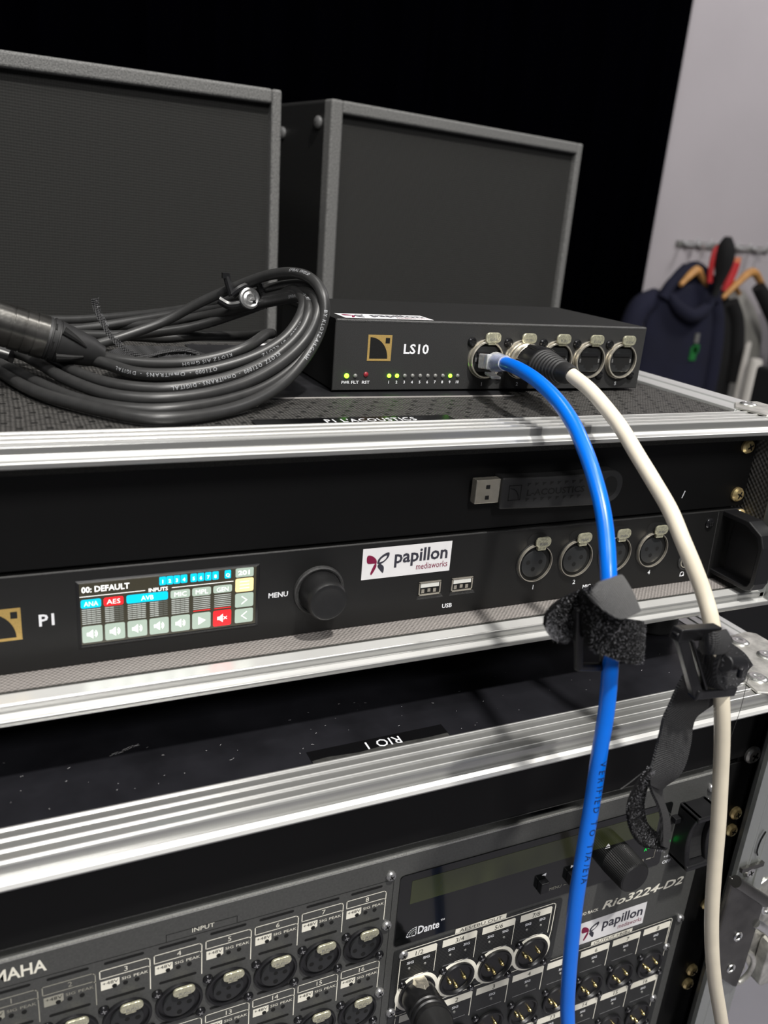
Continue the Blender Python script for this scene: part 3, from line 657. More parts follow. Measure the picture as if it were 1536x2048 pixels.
# ------------------------------------------------------------------ stage box
YR = -52.0
rb = thing('stage_box', 'dark grey rack stage box full of xlr sockets with a wide green display', 'stage box', (153, -52, -205)); nr = neg(rb)
MB().m('rio_grey').rbox(-58, 364, YR, YR+6, -318, -96.8, .9).build('faceplate', rb, nr)
MB().m('rio_edge').box(-58, 363.5, YR-.15, YR+.7, -98.1, -97.1).build('top_edge', rb, nr)
MB().m('rio_grey').box(-58, 364, YR+6, 100, -318, -99).build('chassis', rb, nr)
for x0, x1 in ((364.4, 391), (-86, -58.4)): MB().m('blank_black').box(x0, x1, YR+2, YR+5, -318, -96.8).build('rack_ear', rb, nr, bevel=.4)
for x, z, a in ((387, -134.7, .3), (387.2, -147.5, 1.2), (382.8, -203.9, .7), (385.6, -260.6, .9), (385, -272.3, .2)):
    screw_mesh(MB(), (x, YR+2, z), 4.2, 3.2, 'gold', ang=a).build('screw', rb, nr)
pr_ = MB().m('cream_print').text('YAMAHA', (-.7, YR-.1, -107.6), X3, Z3, 6.0, 'R', width=28.5, bold=1)
pr_.text('INPUT', (62.8, YR-.1, -109.2), X3, Z3, 2.3, width=10, bold=0)
pr_.m('gap_black').rect_line([(47, -110.4), (47, -106.8), (77.9, -106.8), (77.9, -110.3)], .3, YR-.08)
pr_.rect_line([(-40, -110.8), (155.1, -110.8), (155.1, -300)], .3, YR-.08)
pr_.m('cream_print').text('I/O RACK', (278.6, YR-.1, -176.9), X3, Z3, 2.2, 'L', width=12.2, bold=1)
pr_.text('Rio3224-D2', (293, YR-.1, -177.0), X3, Z3, 5.6, 'L', width=61, bold=1, shear=.35)
pr_.build('lettering', rb, nr, kind='stuff')
PC = 22.3
def in_x(k): return 141.4-PC*(8-k)
def input_unit(k, row):
    x = in_x(k); dz = -44.4*row; num = str(k+8*row); y = YR-.08; T = y-.06
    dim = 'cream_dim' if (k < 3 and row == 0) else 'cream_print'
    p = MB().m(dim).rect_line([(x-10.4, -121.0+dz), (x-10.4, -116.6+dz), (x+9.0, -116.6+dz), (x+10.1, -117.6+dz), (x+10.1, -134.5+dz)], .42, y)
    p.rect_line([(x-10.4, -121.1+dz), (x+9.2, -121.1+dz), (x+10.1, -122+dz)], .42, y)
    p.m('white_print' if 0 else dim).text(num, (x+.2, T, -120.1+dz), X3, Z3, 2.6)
    p.flat([(x-10.2, -127.6+dz), (x-10.2, -122.6+dz), (x-2.6, -122.6+dz), (x-2.6, -126.4+dz), (x-4.4, -127.6+dz)], y)
    p.text('SIG', (x+.2, T, -124.7+dz), X3, Z3, 1.5, width=4, bold=0).text('PEAK', (x+6.2, T, -124.7+dz), X3, Z3, 1.5, width=6.2)
    p.m('dark_print').text('+48V', (x-6.4, T-.05, -124.9+dz), X3, Z3, 1.7, width=6.6)
    for lx in (x-4.7, x-.2, x+4.6): p.m('gap_black').lathe((lx, YR-.1, -126.6+dz), (0, -1, 0), [(0, 1.05), (.2, 1.0), (.35, .02)], 12)
    for z in (-113.1, -133.1): p.m('gap_black').flat(rrect(x-8.6, x+7.8, z-.75+dz, z+.75+dz, .7, 2), y)
    p.build('channel_print', rb, nr, kind='stuff')
def make_input():
    """female socket around its own centre, local mm"""
    s = MB().m('plastic_black').lathe((0, 0, 0), (0, -1, 0), [(0, 10.6), (1.0, 10.5), (1.3, 10.1), (1.1, 9.3), (.1, 9.1)], 36).m('gap_black').lathe((0, 0, 0), (0, -1, 0), [(.02, 9.2), (.05, .05)], 28)
    o = s.build('input_socket', rb, (-153, 0, 0))
    i = MB().m('insert_black').lathe((-.2, 0, -.4), (0, -1, 0), [(0, 7.0), (1.3, 6.9), (1.5, 6.5), (1.52, .02)], 28)
    for a, b in ((-4.7, -.6), (4.4, .2), (0, -4.4)): i.m('hole').lathe((a-.1, -1.6, b-.4), (0, -1, 0), [(0, 1.2), (.03, .02)], 12)
    i.m('gap_black').lathe((-.2, -1.55, .4), (0, -1, 0), [(0, 1.1), (.03, .02)], 12); i.build('insert', o)
    l = MB().m('latch_nickel').prism(rrect(-3.2, 6.6, 6.3, 10.9, 2.2), 'y', -3.6, -2.3).box(-1, 3.6, -3, -.5, 4.6, 6.2); l.m('screw_grey').text('PUSH', (1.8, -3.7, 7), X3, Z3, 1.5, width=5.4)
    l.build('latch', o, bevel=.35)
    for a, b, an in ((-9.5, 8.3, .3), (9.6, -10.2, 1.)): screw_mesh(MB(), (a, 0, b), 2.3, 1.5, 'screw_black', 'screw_grey', ang=an).build('screw', o)
    return o
proto = make_input(); first = True
for row in (0, 1):
    for k in range(1, 9):
        input_unit(k, row)
        if first: o = proto; first = False
        else: o = dup(proto, rb, (0, 0, 0))
        o.location = ((in_x(k)-153)*.001, 0, (-146.8-44.4*row+205)*.001)
# plate with the outputs
MB().m('rio_plate').prism(rrect(159.2, 262.5, -201, -157.6, 2), 'y', YR-.5, YR+.3).build('output_plate', rb, nr)
MB().m('rio_plate').prism([(159.5, -201.5), (262, -201.5), (264, -202.6), (356, -202.6), (357, -204), (357, -300), (159.5, -300)], 'y', YR-.45, YR+.3).build('output_plate', rb, nr)
ya = YR-.55; T = ya-.06
p = MB().m('gap_black')
for k in range(34): p.box(161.5, 260, ya, ya+.06, -164.5-k*1.05, -164.2-k*1.05)
p.m('cream_print').rect_line([(165.6, -160.2), (163.3, -161), (163.3, -203), (165, -204)], .45, T).rect_line([(164.2, -159.4), (256.6, -159.4), (258.2, -160.6), (258.2, -180), (256, -200.6), (164, -204.2)], .5, T)
p.flat([(194.2, -158.9), (194.2, -155.7), (225.4, -155.7), (225.4, -158.9)], T-.01)
p.m('dark_print').text('AES/EBU OUT', (209.8, T-.1, -158.5), X3, Z3, 2.1, width=26)
for k, s_ in enumerate(('1/2', '3/4', '5/6', '7/8')):
    a = 163.6+k*24.0
    p.m('cream_print').flat([(a-.2, -165.8), (a-.2, -161), (a+19.6, -160.9), (a+20.5, -161.8), (a+20.5, -180), (a+20.1, -180), (a+20.1, -165.8)], T-.02)
    p.m('dark_print').text(s_, (a+10, T-.1, -165.0), X3, Z3, 2.9)
    p.m('white_print').text('SIG', (a+5.6, T-.1, -169.6), X3, Z3, 1.7, width=4.1, bold=1).text('SIG', (a+14.8, T-.1, -169.2), X3, Z3, 1.7, width=4.1, bold=1)
    for q in (5.2, 14.4): p.m('led_off').lathe((a+q, ya-.1, -172.6), (0, -1, 0), [(0, .8), (.4, .5), (.5, .02)], 10)
    p.m('screw_grey').box(a+1.5, a+17, ya-.12, ya, -179.4, -179.0)
# white halo and bridges around the AES sockets
for k in range(4):
    x = 175.0+23.9*k; p.m('cream_print').lathe((x, ya-.02, -191.2), (0, -1, 0), [(0, 12.6), (.06, 12.5), (.08, .05)], 40)
    if k < 3: p.flat([(x+8, -196), (x+15.5, -196.5), (x+15.5, -187.5), (x+8, -186.8)], T-.02)
p.m('cream_print').flat([(290.4, -202.8), (290.4, -199.9), (321, -199.9), (321, -202.8)], YR-.55).m('dark_print').text('OUTPUT +4dBu', (305.7, YR-.65, -202.4), X3, Z3, 2.0, width=27)
p.m('cream_print').rect_line([(262, -203.4), (352, -203.4), (353.2, -204.6), (352.2, -300)], .4, YR-.55).rect_line([(164, -206), (163, -300)], .4, YR-.55)
for row in (0, 1):
    for k in range(1, 9):
        x = 342.2-23.55*(8-k); dz = -43.6*row; q = -204.9+dz; yy = YR-.52
        p.m('cream_print').flat([(x-10.9, q-5.3), (x-10.9, q-.4), (x+9.2, q-.3), (x+10.1, q-1.1), (x+10.1, q-18.8), (x+9.6, q-18.8), (x+9.6, q-5.3)], yy)
        p.m('dark_print').text(str(k+8*row), (x+.3, yy-.1, q-4.4), X3, Z3, 2.9)
        p.m('white_print').text('SIG', (x, yy-.05, q-9.3), X3, Z3, 1.7, width=4.1, bold=1)
        p.m('led_off').lathe((x-.3, yy, q-11.8), (0, -1, 0), [(0, .95), (.5, .6), (.6, .02)], 10)
        p.m('screw_grey').box(x-9, x+7, yy-.1, yy, q-17.2, q-16.9)
p.build('output_print', rb, nr, kind='stuff')
def make_male(name, r):
    s = MB().m('plastic_black').lathe((0, 0, 0), (0, -1, 0), [(0, r), (1.1, r), (1.6, r-.5), (1.6, r-1.2), (.7, r-2.0), (.15, r-2.2)], 36).m('gap_black').lathe((0, 0, 0), (0, -1, 0), [(.1, r-2.1), (.12, .02)], 28)
    o = s.build(name, rb, (-153, 0, 0))
    for a, b in ((-4.7, .2), (4.2, .5), (-.4, -4.0)): MB().m('pin_gold').lathe((a, 0, b), (0, -1, 0), [(0, 1.15), (1.6, 1.1), (2.3, .6), (2.4, .02)], 12).build('pin', o)
    for a, b, an in ((-9.4, 8.8, .3), (9.9, -10.4, 1.)): screw_mesh(MB(), (a, 0, b), 2.2, 1.5, 'screw_black', 'screw_grey', ang=an).build('screw', o)
    return o
pa = make_male('output_socket', 10.6)
for k in range(4):
    o = pa if k == 0 else dup(pa, rb, (0, 0, 0)); o.location = ((175.0+23.9*k-153)*.001, -.0006, (-191.2+205)*.001)
pb = make_male('output_socket', 10.0)
for i in range(16):
    row, k = divmod(i, 8); o = pb if i == 0 else dup(pb, rb, (0, 0, 0))
    o.location = ((342.4-23.55*(7-k)-153)*.001, -.0006, (-236.4-43.6*row+205)*.001)
# large silver screws
for x, z in ((153, -107.9), (153.3, -138.8), (153.1, -182.9), (160.8, -200), (164.7, -162.1), (360.1, -206.4), (353.8, -226.9), (353.5, -270.2), (153, -227), (358.5, -108), (359.3, -152.2)):
    screw_mesh(MB(), (x, YR, z), 2.6, 1.9, 'screw_grey', ang=.5).build('plate_screw', rb, nr)
# display window
dw = MB().m('lcd_black').prism(rrect(158.4, 330.6, -155.2, -110.2, 2.2), 'y', YR-.5, YR+.2).build('display_window', rb, nr, bevel=.25)
MB().m('lcd_green').box(165, 322, YR-.62, YR-.5, -129.2, -114.9).build('lcd', dw)
d = MB().m('cream_dim').text('MENU', (255.4, YR-.65, -148.9), X3, Z3, 1.9, width=8.2).text('B', (316.6, YR-.65, -148.9), X3, Z3, 2.0)
d.m('white_print').text('Dante', (171.2, YR-.65, -150.5), X3, Z3, 5.0, 'L', width=12.6, bold=1).text('TM', (184.2, YR-.65, -146.6), X3, Z3, 1.2, 'L', bold=1)
for R in (5.2, 3.9, 2.6): d.rect_line([(170.4-R*math.cos(t), -150.8+R*math.sin(t)) for t in [PI/2*k/6 for k in range(7)]], .55, YR-.65)
d.rect_line([(165.2, -150.8), (170.4, -150.8), (170.4, -145.4)], .5, YR-.65)
d.m('cream_dim').rect_line([(245.5, -146.6), (245.5, -148), (250, -148)], .3, YR-.65).rect_line([(261, -148), (265.4, -148), (265.4, -146.6)], .3, YR-.65).box(318.8, 322.4, YR-.7, YR-.6, -148.2, -147.6).rect_line([(323, -147.9), (324.6, -147.9), (324.6, -141)], .25, YR-.65)
for a, s_ in ((246, -1), (265, 1)): d.m('white_print').flat([(a-s_*1.4, -137.2), (a+s_*1.4, -136.2), (a-s_*1.4, -135.2)], YR-.65)
d.m('led_green_dim').text('A', (316.8, YR-.66, -141.3), X3, Z3, 2.0).rect_line([(318.6, -140), (323, -139.6), (327, -139.2)], .35, YR-.66)
d.build('lettering', dw, kind='stuff')
for x in (245.5, 264.5): MB().m('plastic_black').box(x-2.6, x+2.6, YR-4.2, YR-.4, -146, -139).build('menu_button', rb, nr, bevel=.5)
MB().m('sticker_white').flat([(286.0, -129.3), (289.0, -129.3), (287.5, -127.3)], YR-.7).flat([(285.8, -130.6), (289.2, -130.6), (289.2, -130.0), (285.8, -130.0)], YR-.7).build('knob_mark', rb, nr)
# ribbed encoder knob
kn = MB().m('knob_rubber'); vs = []; fs = []; n_ = 112
for (t, r, rib) in ((.4, 10.2, 0), (1, 10.2, 1), (14.6, 9.7, 1), (15.6, 9.3, 0), (16.2, 8.6, 0), (16.2, .05, 0)):
    for k in range(n_):
        an = 2*PI*k/n_; rr = r-(.35 if rib and k % 2 else 0); vs.append((296.5+rr*math.cos(an), YR-t, -141+rr*math.sin(an)))
for i in range(5):
    for k in range(n_): fs.append((i*n_+k, i*n_+(k+1) % n_, (i+1)*n_+(k+1) % n_, (i+1)*n_+k))
kn.add(vs, fs).build('encoder_knob', rb, nr, auto=25)
butterfly_sticker(279.2, -199.4, 49.4, 16.6, YR-.1, rb, nr)
# power switch rocker in a raised frame
sw = MB().m('plastic_black'); x0, x1, z0, z1 = 336.5, 355.5, -150.5, -113.0
def curved(x0, x1, z0, z1, y0, sag, m_):
    mb = MB().m(m_); N = 10; vs = []; fs = []
    for i in range(N+1):
        q = i/N; z = z0+(z1-z0)*q; y = y0+sag*4*q*(1-q); vs += [(x0, y, z), (x1, y, z), (x0, YR, z), (x1, YR, z)]
    for i in range(N):
        a = i*4; fs += [(a, a+1, a+5, a+4), (a, a+4, a+6, a+2), (a+1, a+3, a+7, a+5)]
    fs += [(0, 2, 3, 1), (N*4, N*4+1, N*4+3, N*4+2)]; return mb.add(vs, fs, False)
so_ = curved(x0, x0+3.6, z0, z1, YR-15, 4.5, 'plastic_black')
for args in ((x1-3.6, x1, z0, z1, YR-15, 4.5, 'plastic_black'),):
    c2_ = curved(*args); so_.add(c2_.v, c2_.f, False)
so_.box(x0, x1, YR-15, YR, z1-3.4, z1).box(x0, x1, YR-15, YR, z0, z0+3.4)
sw = so_.build('power_switch', rb, nr, bevel=.9, seg=3)
curved(x0+4.2, x1-4.2, z0+4.6, z1-4, YR-10.5, 3.4, 'plastic_soft').build('rocker', sw)
MB().m('white_print').box(358.3, 358.8, YR-.1, YR-.05, -119.4, -115.6).text('OFF', (336.4, YR-.1, -156.2), X3, Z3, 2.3, width=6.6, bold=1).text('ON', (350.5, YR-.1, -155.4), X3, Z3, 2.2, bold=1).text('+48V', (336.6, YR-.1, -151.9), X3, Z3, 1.9, width=7).build('lettering', sw)
MB().m('led_green_dim').lathe((333.4, YR, -139.6), (0, -1, 0), [(0, 1.9), (.5, 1.8), (.9, .02)], 14).build('status_light', rb, nr)
MB().m('plastic_black').box(331.6, 335.6, YR-4, YR, -124, -120.5).build('slide_switch', rb, nr, bevel=.3)
# ------------------------------------------------------------------ cable plugged into the first AES output
lp = thing('blank_panel', 'plain black rack panel below the stage box', 'rack panel', (153, -52, -400))
MB().m('blank_black').rbox(-90, 390.5, -52, -49.8, -500, -320.5, .5).build('plate', lp, neg(lp))
cx = thing('xlr_cable', 'black xlr plug with a cable pushed into the stage box output marked 1/2', 'cable', (175, -56, -191)); nx = neg(cx)
A = Vector((175.0, -54, -191.4)); D = Vector((-.20, -1, .45)).normalized()
MB().m('plastic_black').lathe(A, D, [(0, 8.6), (1.0, 9.4), (17, 9.6), (18, 9.2), (19.2, 9.2), (19.8, 9.9), (21.8, 9.9), (22.4, 9.2), (23.4, 9.2), (24, 10.0), (26.2, 10.0), (26.8, 9.3), (28, 9.3), (28.6, 9.8), (31, 9.6)], 36).build('connector', cx, nx)
U_ = (Z3-D*Z3.dot(D)).normalized(); S_ = D.cross(U_)
poly = [(-3.6, 1), (3.6, 1), (4.2, 6), (3.4, 11), (0, 15.5), (-3.4, 11), (-4.2, 6)]
mb = MB().m('nickel'); t0 = [A+S_*a+D*b+U_*(9.5-a*a*.06) for a, b in poly]; t1 = [A+S_*a*.75+D*(b*.8+1.4)+U_*(11.2-a*a*.04) for a, b in poly]
mb.add(t0+t1, [tuple(range(7, 14))]+[(k, (k+1) % 7, 7+(k+1) % 7, 7+k) for k in range(7)], False).build('release_tab', cx, nx, bevel=.3)
B = A+D*31
MB().m('plastic_soft').lathe(B, D, [(0, 9.2), (10, 6.8), (18, 4.4), (20, 3.6)], 28).build('boot', cx, nx)
B2 = B+D*19
MB().m('black_jacket').tube(catmull([B2, B2+D*14, B2+D*26+V(0, 0, -14), B2+D*30+V(0, 4, -60), B2+D*28+V(0, 4, -190)]), 3.0).build('cable', cx, nx)
# ------------------------------------------------------------------ measured paths in millimetres
F = {
'blue':[(231.8,26,124.2),(228.4,8,124.8),(225.9,-12,123),(224.4,-30,118.6),(222.9,-46,111.9),(220.6,-60,103.6),(218.5,-72,94.3),(216.4,-82,84.9),(214.1,-90,75.3),(211.1,-98,63.9),(209.2,-106,46.2),(209.3,-110,30.7),(210,-112,11.2),(209.7,-113,-7),(210,-114,-30.9),(209.8,-115,-55.8),(209.9,-116,-81.9),(211.7,-117,-110),(214.7,-118,-140),(219.1,-119,-172.4)],
'white':[(250.9,-4,124.2),(252.1,-18,119.8),(252.7,-32,113.5),(252.9,-44,107.1),(253.2,-56,98.8),(254.1,-67,90.7),(256.5,-78,80.5),(257.8,-87,70.1),(261.1,-94,58.9),(264,-99,49.2),(265.6,-104,39.6),(269.2,-109,22.6),(272.6,-113,4.6),(276.6,-115,-15.3),(280.8,-116,-36.7),(285.6,-117,-62.1),(290.5,-118,-91.8),(296.9,-119,-123.8),(307.6,-120,-159.6),(331.6,-121,-222.3)],
'coil1':[(-14,150,110.2),(-0.8,104,105.5),(10.8,63,105.4),(23.4,38,105.5),(44.3,12,105.3),(59,5,105.2),(78.7,11,105.1),(99.9,25,106.5),(117.7,38,111.6),(129.8,46,119.5),(139.5,52,130.5),(143.7,54,142.2),(143.9,58,151.2),(142,68,157.2),(138.8,86,158.8),(131.8,106,155.7),(120.1,122,148.5),(101.7,136,137),(83.7,142,125.8),(62,140,117.6),(45.9,135,113.4),(30.6,130,111.4),(14.1,135,113),(-4.5,145,112.4)],
'coil2':[(-13.8,130,109.8),(3.6,100,107.3),(15.4,74,105.4),(29.9,44,104.5),(48.2,26,104.4),(66.2,22,105),(87.3,29,106.3),(108.1,38,110),(124.9,46,117.5),(136.6,52,127.6),(142.8,56,139.5),(144.1,62,149.6),(143.7,80,153.2),(139.7,100,151.5),(131.3,122,145.8),(115.6,148,136.3),(94.9,172,127.7),(71.8,190,121.8),(42,205,116.7),(12,215,114.6),(-14.6,200,113.2)],
'coil3':[(-14.3,160,108.5),(6.6,120,111.7),(16.6,92,111.1),(25.6,64,109.8),(39.6,38,108.5),(56.7,27,108.5),(78.2,28,109.6),(100.4,36,113.1),(119.2,44,120.5),(133.5,51,130.6),(140.8,56,142.3),(142.4,66,150.3),(141.2,84,150),(135.5,108,144.8),(123.8,135,137),(104,160,129.4),(75.3,175,121.6),(48,180,116),(21.3,185,111.9),(-9.6,180,109.4)],
'coil4':[(-9.4,140,109.3),(13.4,115,113.8),(26.8,80,111.8),(41.3,52,110.4),(60.7,38,110.3),(80.4,38,112.3),(99.6,42,116.2),(117.9,48,123.3),(131.5,53,133.8),(138,60,143.7),(140.7,76,147.9),(137.3,96,144.7),(128.1,120,138.4),(112.1,145,129.9),(87.8,165,121.8),(54,185,115.4),(21.6,190,112.6),(-9.6,185,110)],
'coil5':[(-7,150,110.3),(19.9,110,112.3),(40,78,115.2),(54.9,56,114),(71.3,48,114.9),(89.5,48,117.4),(108.8,50,122.9),(124.1,53,131.1),(134.1,60,141.2),(139.6,74,147.6),(139.9,92,149.8),(134.8,110,142.5),(123.9,135,132.4),(99.1,150,121.4),(64.7,160,115.1),(31.3,175,112.8),(0.7,185,112.9)],
'coil6':[(43.6,80,116.7),(52.7,72,116.3),(65.4,66,116.3),(80.9,62,117.8),(97.5,62,121.2),(110.7,66,125.4),(123.8,85,127.6),(137.1,120,123),(128.1,150,117.1),(107,160,115.2),(87.7,165,112.7),(63.2,170,112.9),(33.9,175,110.6),(0.4,185,109.6)],
'plugaxis':[(-12.7,78,136),(0.6,78,129.9),(15.8,79,126.2),(21,79,125.4),(43.7,80,117.4)],
'clampA':[(111.1,122,152),(115.2,122,145.7),(115.1,118,140.9),(130.2,118,145.4),(133.1,118,138.8),(122.9,112,145.7)],
'strapA':[(42.1,100,141),(43.1,100,135.9),(45.4,92,129.9),(48.9,84,124.1),(54.8,78,120),(62.5,76,118),(72.6,80,119.6),(83,84,119.7),(90.4,84,117.8)],
'tabA':[(210.6,-96,59.8),(197.7,-100,60.3),(186.6,-104,60.4),(179.4,-106,58.3),(176.4,-107,55.1),(176.4,-107,51.4)],
'tabB':[(212.6,-96,44.1),(204.9,-100,42),(196.7,-103,41.5),(188.6,-106,41.9),(182.4,-107,44.2),(178.5,-107,47.9)],
'fuzA':[(197.3,-100,58.9),(189.8,-110,65.9),(187.4,-118,66.4),(188.7,-124,64.6),(196.3,-124,60.4),(209.6,-118,54.4),(223.5,-108,46.8),(229.4,-98,41.6)],
'fuzB':[(199.8,-100,43.4),(193.2,-110,46.3),(191.2,-117,45.6),(192.5,-122,45.2),(198.8,-123,42),(212,-118,35.1),(226.7,-108,27.6),(232.5,-98,22)],
'greyA':[(177.4,-128,73.9),(177.5,-129,77),(180.3,-129,78.5),(186.9,-126,77.7),(200.1,-116,73),(218.1,-100,61.8)],
'greyB':[(178,-128,71.9),(178.8,-130,70.7),(182.9,-131,67.6),(192.1,-129,62.6),(210.8,-118,57.5),(227.9,-100,46.2)],
'buck1':[(189.1,-110,56.5),(202.9,-108,53.7),(208,-108,28.8),(193.7,-110,32.4)],
'buck2':[(224.9,-126,50.5),(246.6,-122,46.3),(264.4,-122,16.6),(240.7,-126,21.9)],
'buck2in':[(231,-126,47.1),(243.9,-126,24.2)],
'loopA':[(243.8,-120,42),(234.2,-130,50.8),(232.8,-134,53.9),(238.3,-132,52.7),(257.9,-118,43.5)],
'loopB':[(245,-122,36.4),(237.6,-130,41.9),(234.7,-135,45.1),(242.2,-133,43.2),(263.9,-118,33.9)],
'lobeA':[(238.6,-134,43.5),(251.1,-126,42.6),(265.9,-118,34.7),(280.5,-112,25.5),(292.3,-108,16)],
'lobeB':[(245.5,-130,28.1),(256,-126,20.3),(270.3,-118,12.1),(281.1,-112,10.2),(289.7,-108,9.3)],
'midA':[(243.1,-124,39.9),(243.2,-124,32.1),(246.7,-124,23)],
'midB':[(247.3,-128,36.2),(251.3,-128,29.4),(258.5,-126,20.7)],
'strA':[(244.8,-120,40.6),(246.7,-116,32.3),(246.5,-114,24.5),(243.4,-114,16.3),(239.1,-116,10.4),(235.2,-118,6.4),(235.1,-118,-0.6),(234.9,-118,-7.2),(232.6,-120,-12.4),(230.1,-122,-16.6),(231.1,-122,-22.2)],
'strB':[(264.7,-114,19.1),(271,-110,8.9),(274.3,-108,0.2),(266.6,-110,-1.5),(259.2,-113,-1.6),(255,-116,-4.1),(253.7,-118,-8.9),(251.4,-120,-17.8),(248.7,-120,-24),(245.8,-118,-28.8),(245.3,-116,-32.7)],
'tw1A':[(230.8,-122,-21.4),(234.6,-121,-27.9),(240.6,-120,-36.3),(244.2,-120,-43.3),(246.5,-120,-50.2),(249.1,-120,-60.9)],
'tw1B':[(250.2,-112,-36.1),(251.2,-112,-40.5),(254.6,-112,-47.2),(258.1,-112,-53.4),(260.8,-112,-60.7),(260.7,-114,-71.1)],
'tw2A':[(256.4,-117,-67.3),(241.4,-122,-58.2),(230.8,-126,-50.3),(221.3,-129,-40.3),(215.6,-130,-31),(213.4,-130,-23.3),(216.1,-128,-18),(222.4,-125,-14.7),(227.5,-123,-12.2)],
'tw2B':[(266.3,-105,-78.6),(259.9,-107,-68.4),(255,-108,-63.7),(247.7,-110,-55.7),(242.9,-111,-45.9),(239.8,-113,-36.8),(236.9,-116,-28.3),(233.6,-119,-20.8),(230.3,-122,-15)],
'rioplug':[(172.6,-54,-190.6),(159.7,-92,-161.6)],
'latchplate':[(359.8,-79,-147),(387.8,-79,-172.5),(389.1,-79,-223.4),(388.2,-79,-241.5),(373.6,-79,-225.5)],
'eyelet':[(399.9,-74,-235.3),(395.8,-74,-233.7),(405,-74,-237.3),(397.1,-74,-226),(399.2,-74,-249.3)],
'latchwire':[(386.8,-80,-188.4),(395.1,-80,-196.4),(406.7,-80,-208.8)],
'latchdish':[(397.8,-72,-182.8),(407.1,-72,-182.7),(433.9,-72,-265.4),(415.8,-72,-245.3),(403.1,-72,-227)],
'latcheye2':[(405.8,-73,-189.9),(401.1,-73,-186),(410.4,-73,-196.3)],
'latchbar':[(413.9,-74,-224.1),(416.1,-74,-247.5),(422,-74,-255),(429.9,-74,-259.8)]}
# ================================================================== on top of the upper case
ZT = 102.4
sh = MB().m('sheet_black').prism([(104, 52.8), (256, 50.2), (262, 208), (108, 210)], 'z', 101.75, 102.3).m('sheet_edge').prism([(104, 52.6), (256, 50.0), (256, 50.35), (104, 52.95)], 'z', 101.7, 102.38)
sh.build('plastic_sheet', label='thin black plastic sheet lying under the small black network switch', cat='sheet')
ls = thing('network_switch', 'small black metal network switch with gold emblem and green lights', 'network switch', (153.4, 62.8, ZT), math.radians(-.88))
W_, H_, D_ = 196.2, 37.2, 94
hs = MB().m('ls_black').box(.7, W_-.4, .9, D_, 1.0, H_-1.2).build('housing', ls)
MB().m('ls_face_lit').rbox(0, W_, 0, 1.2, .9, H_-.6, .35).build('faceplate', ls)
MB().m('ls_black').prism([(.3, H_-2), (0, H_-.9), (.3, H_-.2), (1.2, H_), (D_, H_), (D_, H_-2)], 'x', 0, W_).build('top_cover', ls)
MB().m('ls_edge').prism([(-.05, H_-1.5), (-.12, H_-.7), (.4, H_-.02), (1.6, H_+.05), (1.6, H_-.2)], 'x', .8, W_-.8).build('folded_edge', ls)
for x in (12, W_-12):
    for y in (12, D_-12): MB().m('plastic_soft').lathe((x, y, 1.0), (0, 0, -1), [(0, 5), (.9, 4.8)], 16).build('foot', ls)
emblem(MB(), 18.1, 16.2, 13.4, -.15, 'brass_print', 'ls_black').build('emblem', ls)
mb = MB().m('white_print').text('LS10', (38.2, -.15, 20.2), X3, Z3, 4.9, 'L', width=15, bold=1)
for x, s_ in ((7, 'PWR'), (12.3, 'FLT'), (18.3, 'RST')): mb.text(s_, (x, -.15, 4.4), X3, Z3, 1.5, width=4.4, bold=1)
for k in range(10): mb.text(str(k+1), (31.4+4.53*k, -.15, 4.4), X3, Z3, 1.5, bold=1)
for k, s_ in enumerate('12345'):
    if s_ in '125': mb.text('5' if s_ == '5' else s_, (87.7+22.95*k, -.15, 2.9), X3, Z3, 2.0, bold=1)
mb.build('lettering', ls, kind='stuff')
def led(x, m_, z=8.5, r=1.05): MB().m(m_).lathe((x, 0, z), (0, -1, 0), [(0, r), (.4, r), (.8, r*.6), (.9, .02)], 14).build('indicator_light', ls)
led(7.5, 'led_green', r=1.25); led(12.3, 'led_off'); led(18.2, 'led_red', 9.2, 1.3)
for k in range(10): led(31.4+4.53*k, 'led_green' if k in (0, 1, 8) else 'led_off')
def ethercon(x, plugged=False):
    z = 17.6; s = MB().m('nickel').ring((x, 0, z), (0, -1, 0), 9.9, 10.9, 1.2, 40).ring((x, -1.6, z), (0, -1, 0), 9.2, 10.3, 1.6, 40).m('gap_black').lathe((x, -.2, z), (0, -1, 0), [(0, 9.9), (1.4, 9.8), (1.5, 9.3), (.2, 9.0), (.1, .02)], 36).build('network_socket', ls)
    i = MB().m('insert_black').prism(rrect(x-7.4, x+7.4, z-6.6, z+7.2, 3), 'y', -1.5, -.2)
    i.m('hole').flat([(x-6, z+2.2), (x+6, z+2.2), (x+6, z-2.4), (x+3.4, z-2.4), (x+3.4, z-4.2), (x+1.8, z-4.2), (x+1.8, z-5.4), (x-1.8, z-5.4), (x-1.8, z-4.2), (x-3.4, z-4.2), (x-3.4, z-2.4), (x-6, z-2.4)], -1.56)
    i.m('screw_grey').box(x-7, x-6, -1.8, -1.5, z-1.2, z+1).box(x+6, x+7, -1.8, -1.5, z-1.2, z+1).m('plastic_black').box(x-6.2, x+6.2, -2.0, -1.5, z+2.4, z+4.4); i.build('port', s, bevel=.2)
    l = MB().m('latch_nickel').prism(rrect(x-3.0, x+6.4, z+9.4, z+15.0, 2.3), 'y', -4.2, -2.8).box(x-.8, x+4, -3.4, -.6, z+8.2, z+10); l.m('screw_grey').text('PUSH', (x+1.7, -4.3, z+10.6), X3, Z3, 1.4, width=5)
    l.build('latch', s, bevel=.45)
    for a, b in ((-9.3, 9.2), (9.4, -8.6)): screw_mesh(MB(), (x+a, 0, z+b), 2.6, 1.9, 'screw_black', ang=.6).build('screw', s)
for k in range(5): ethercon(88.1+22.95*k)
O_ = Vector((4.2, 4.2, H_+.12))
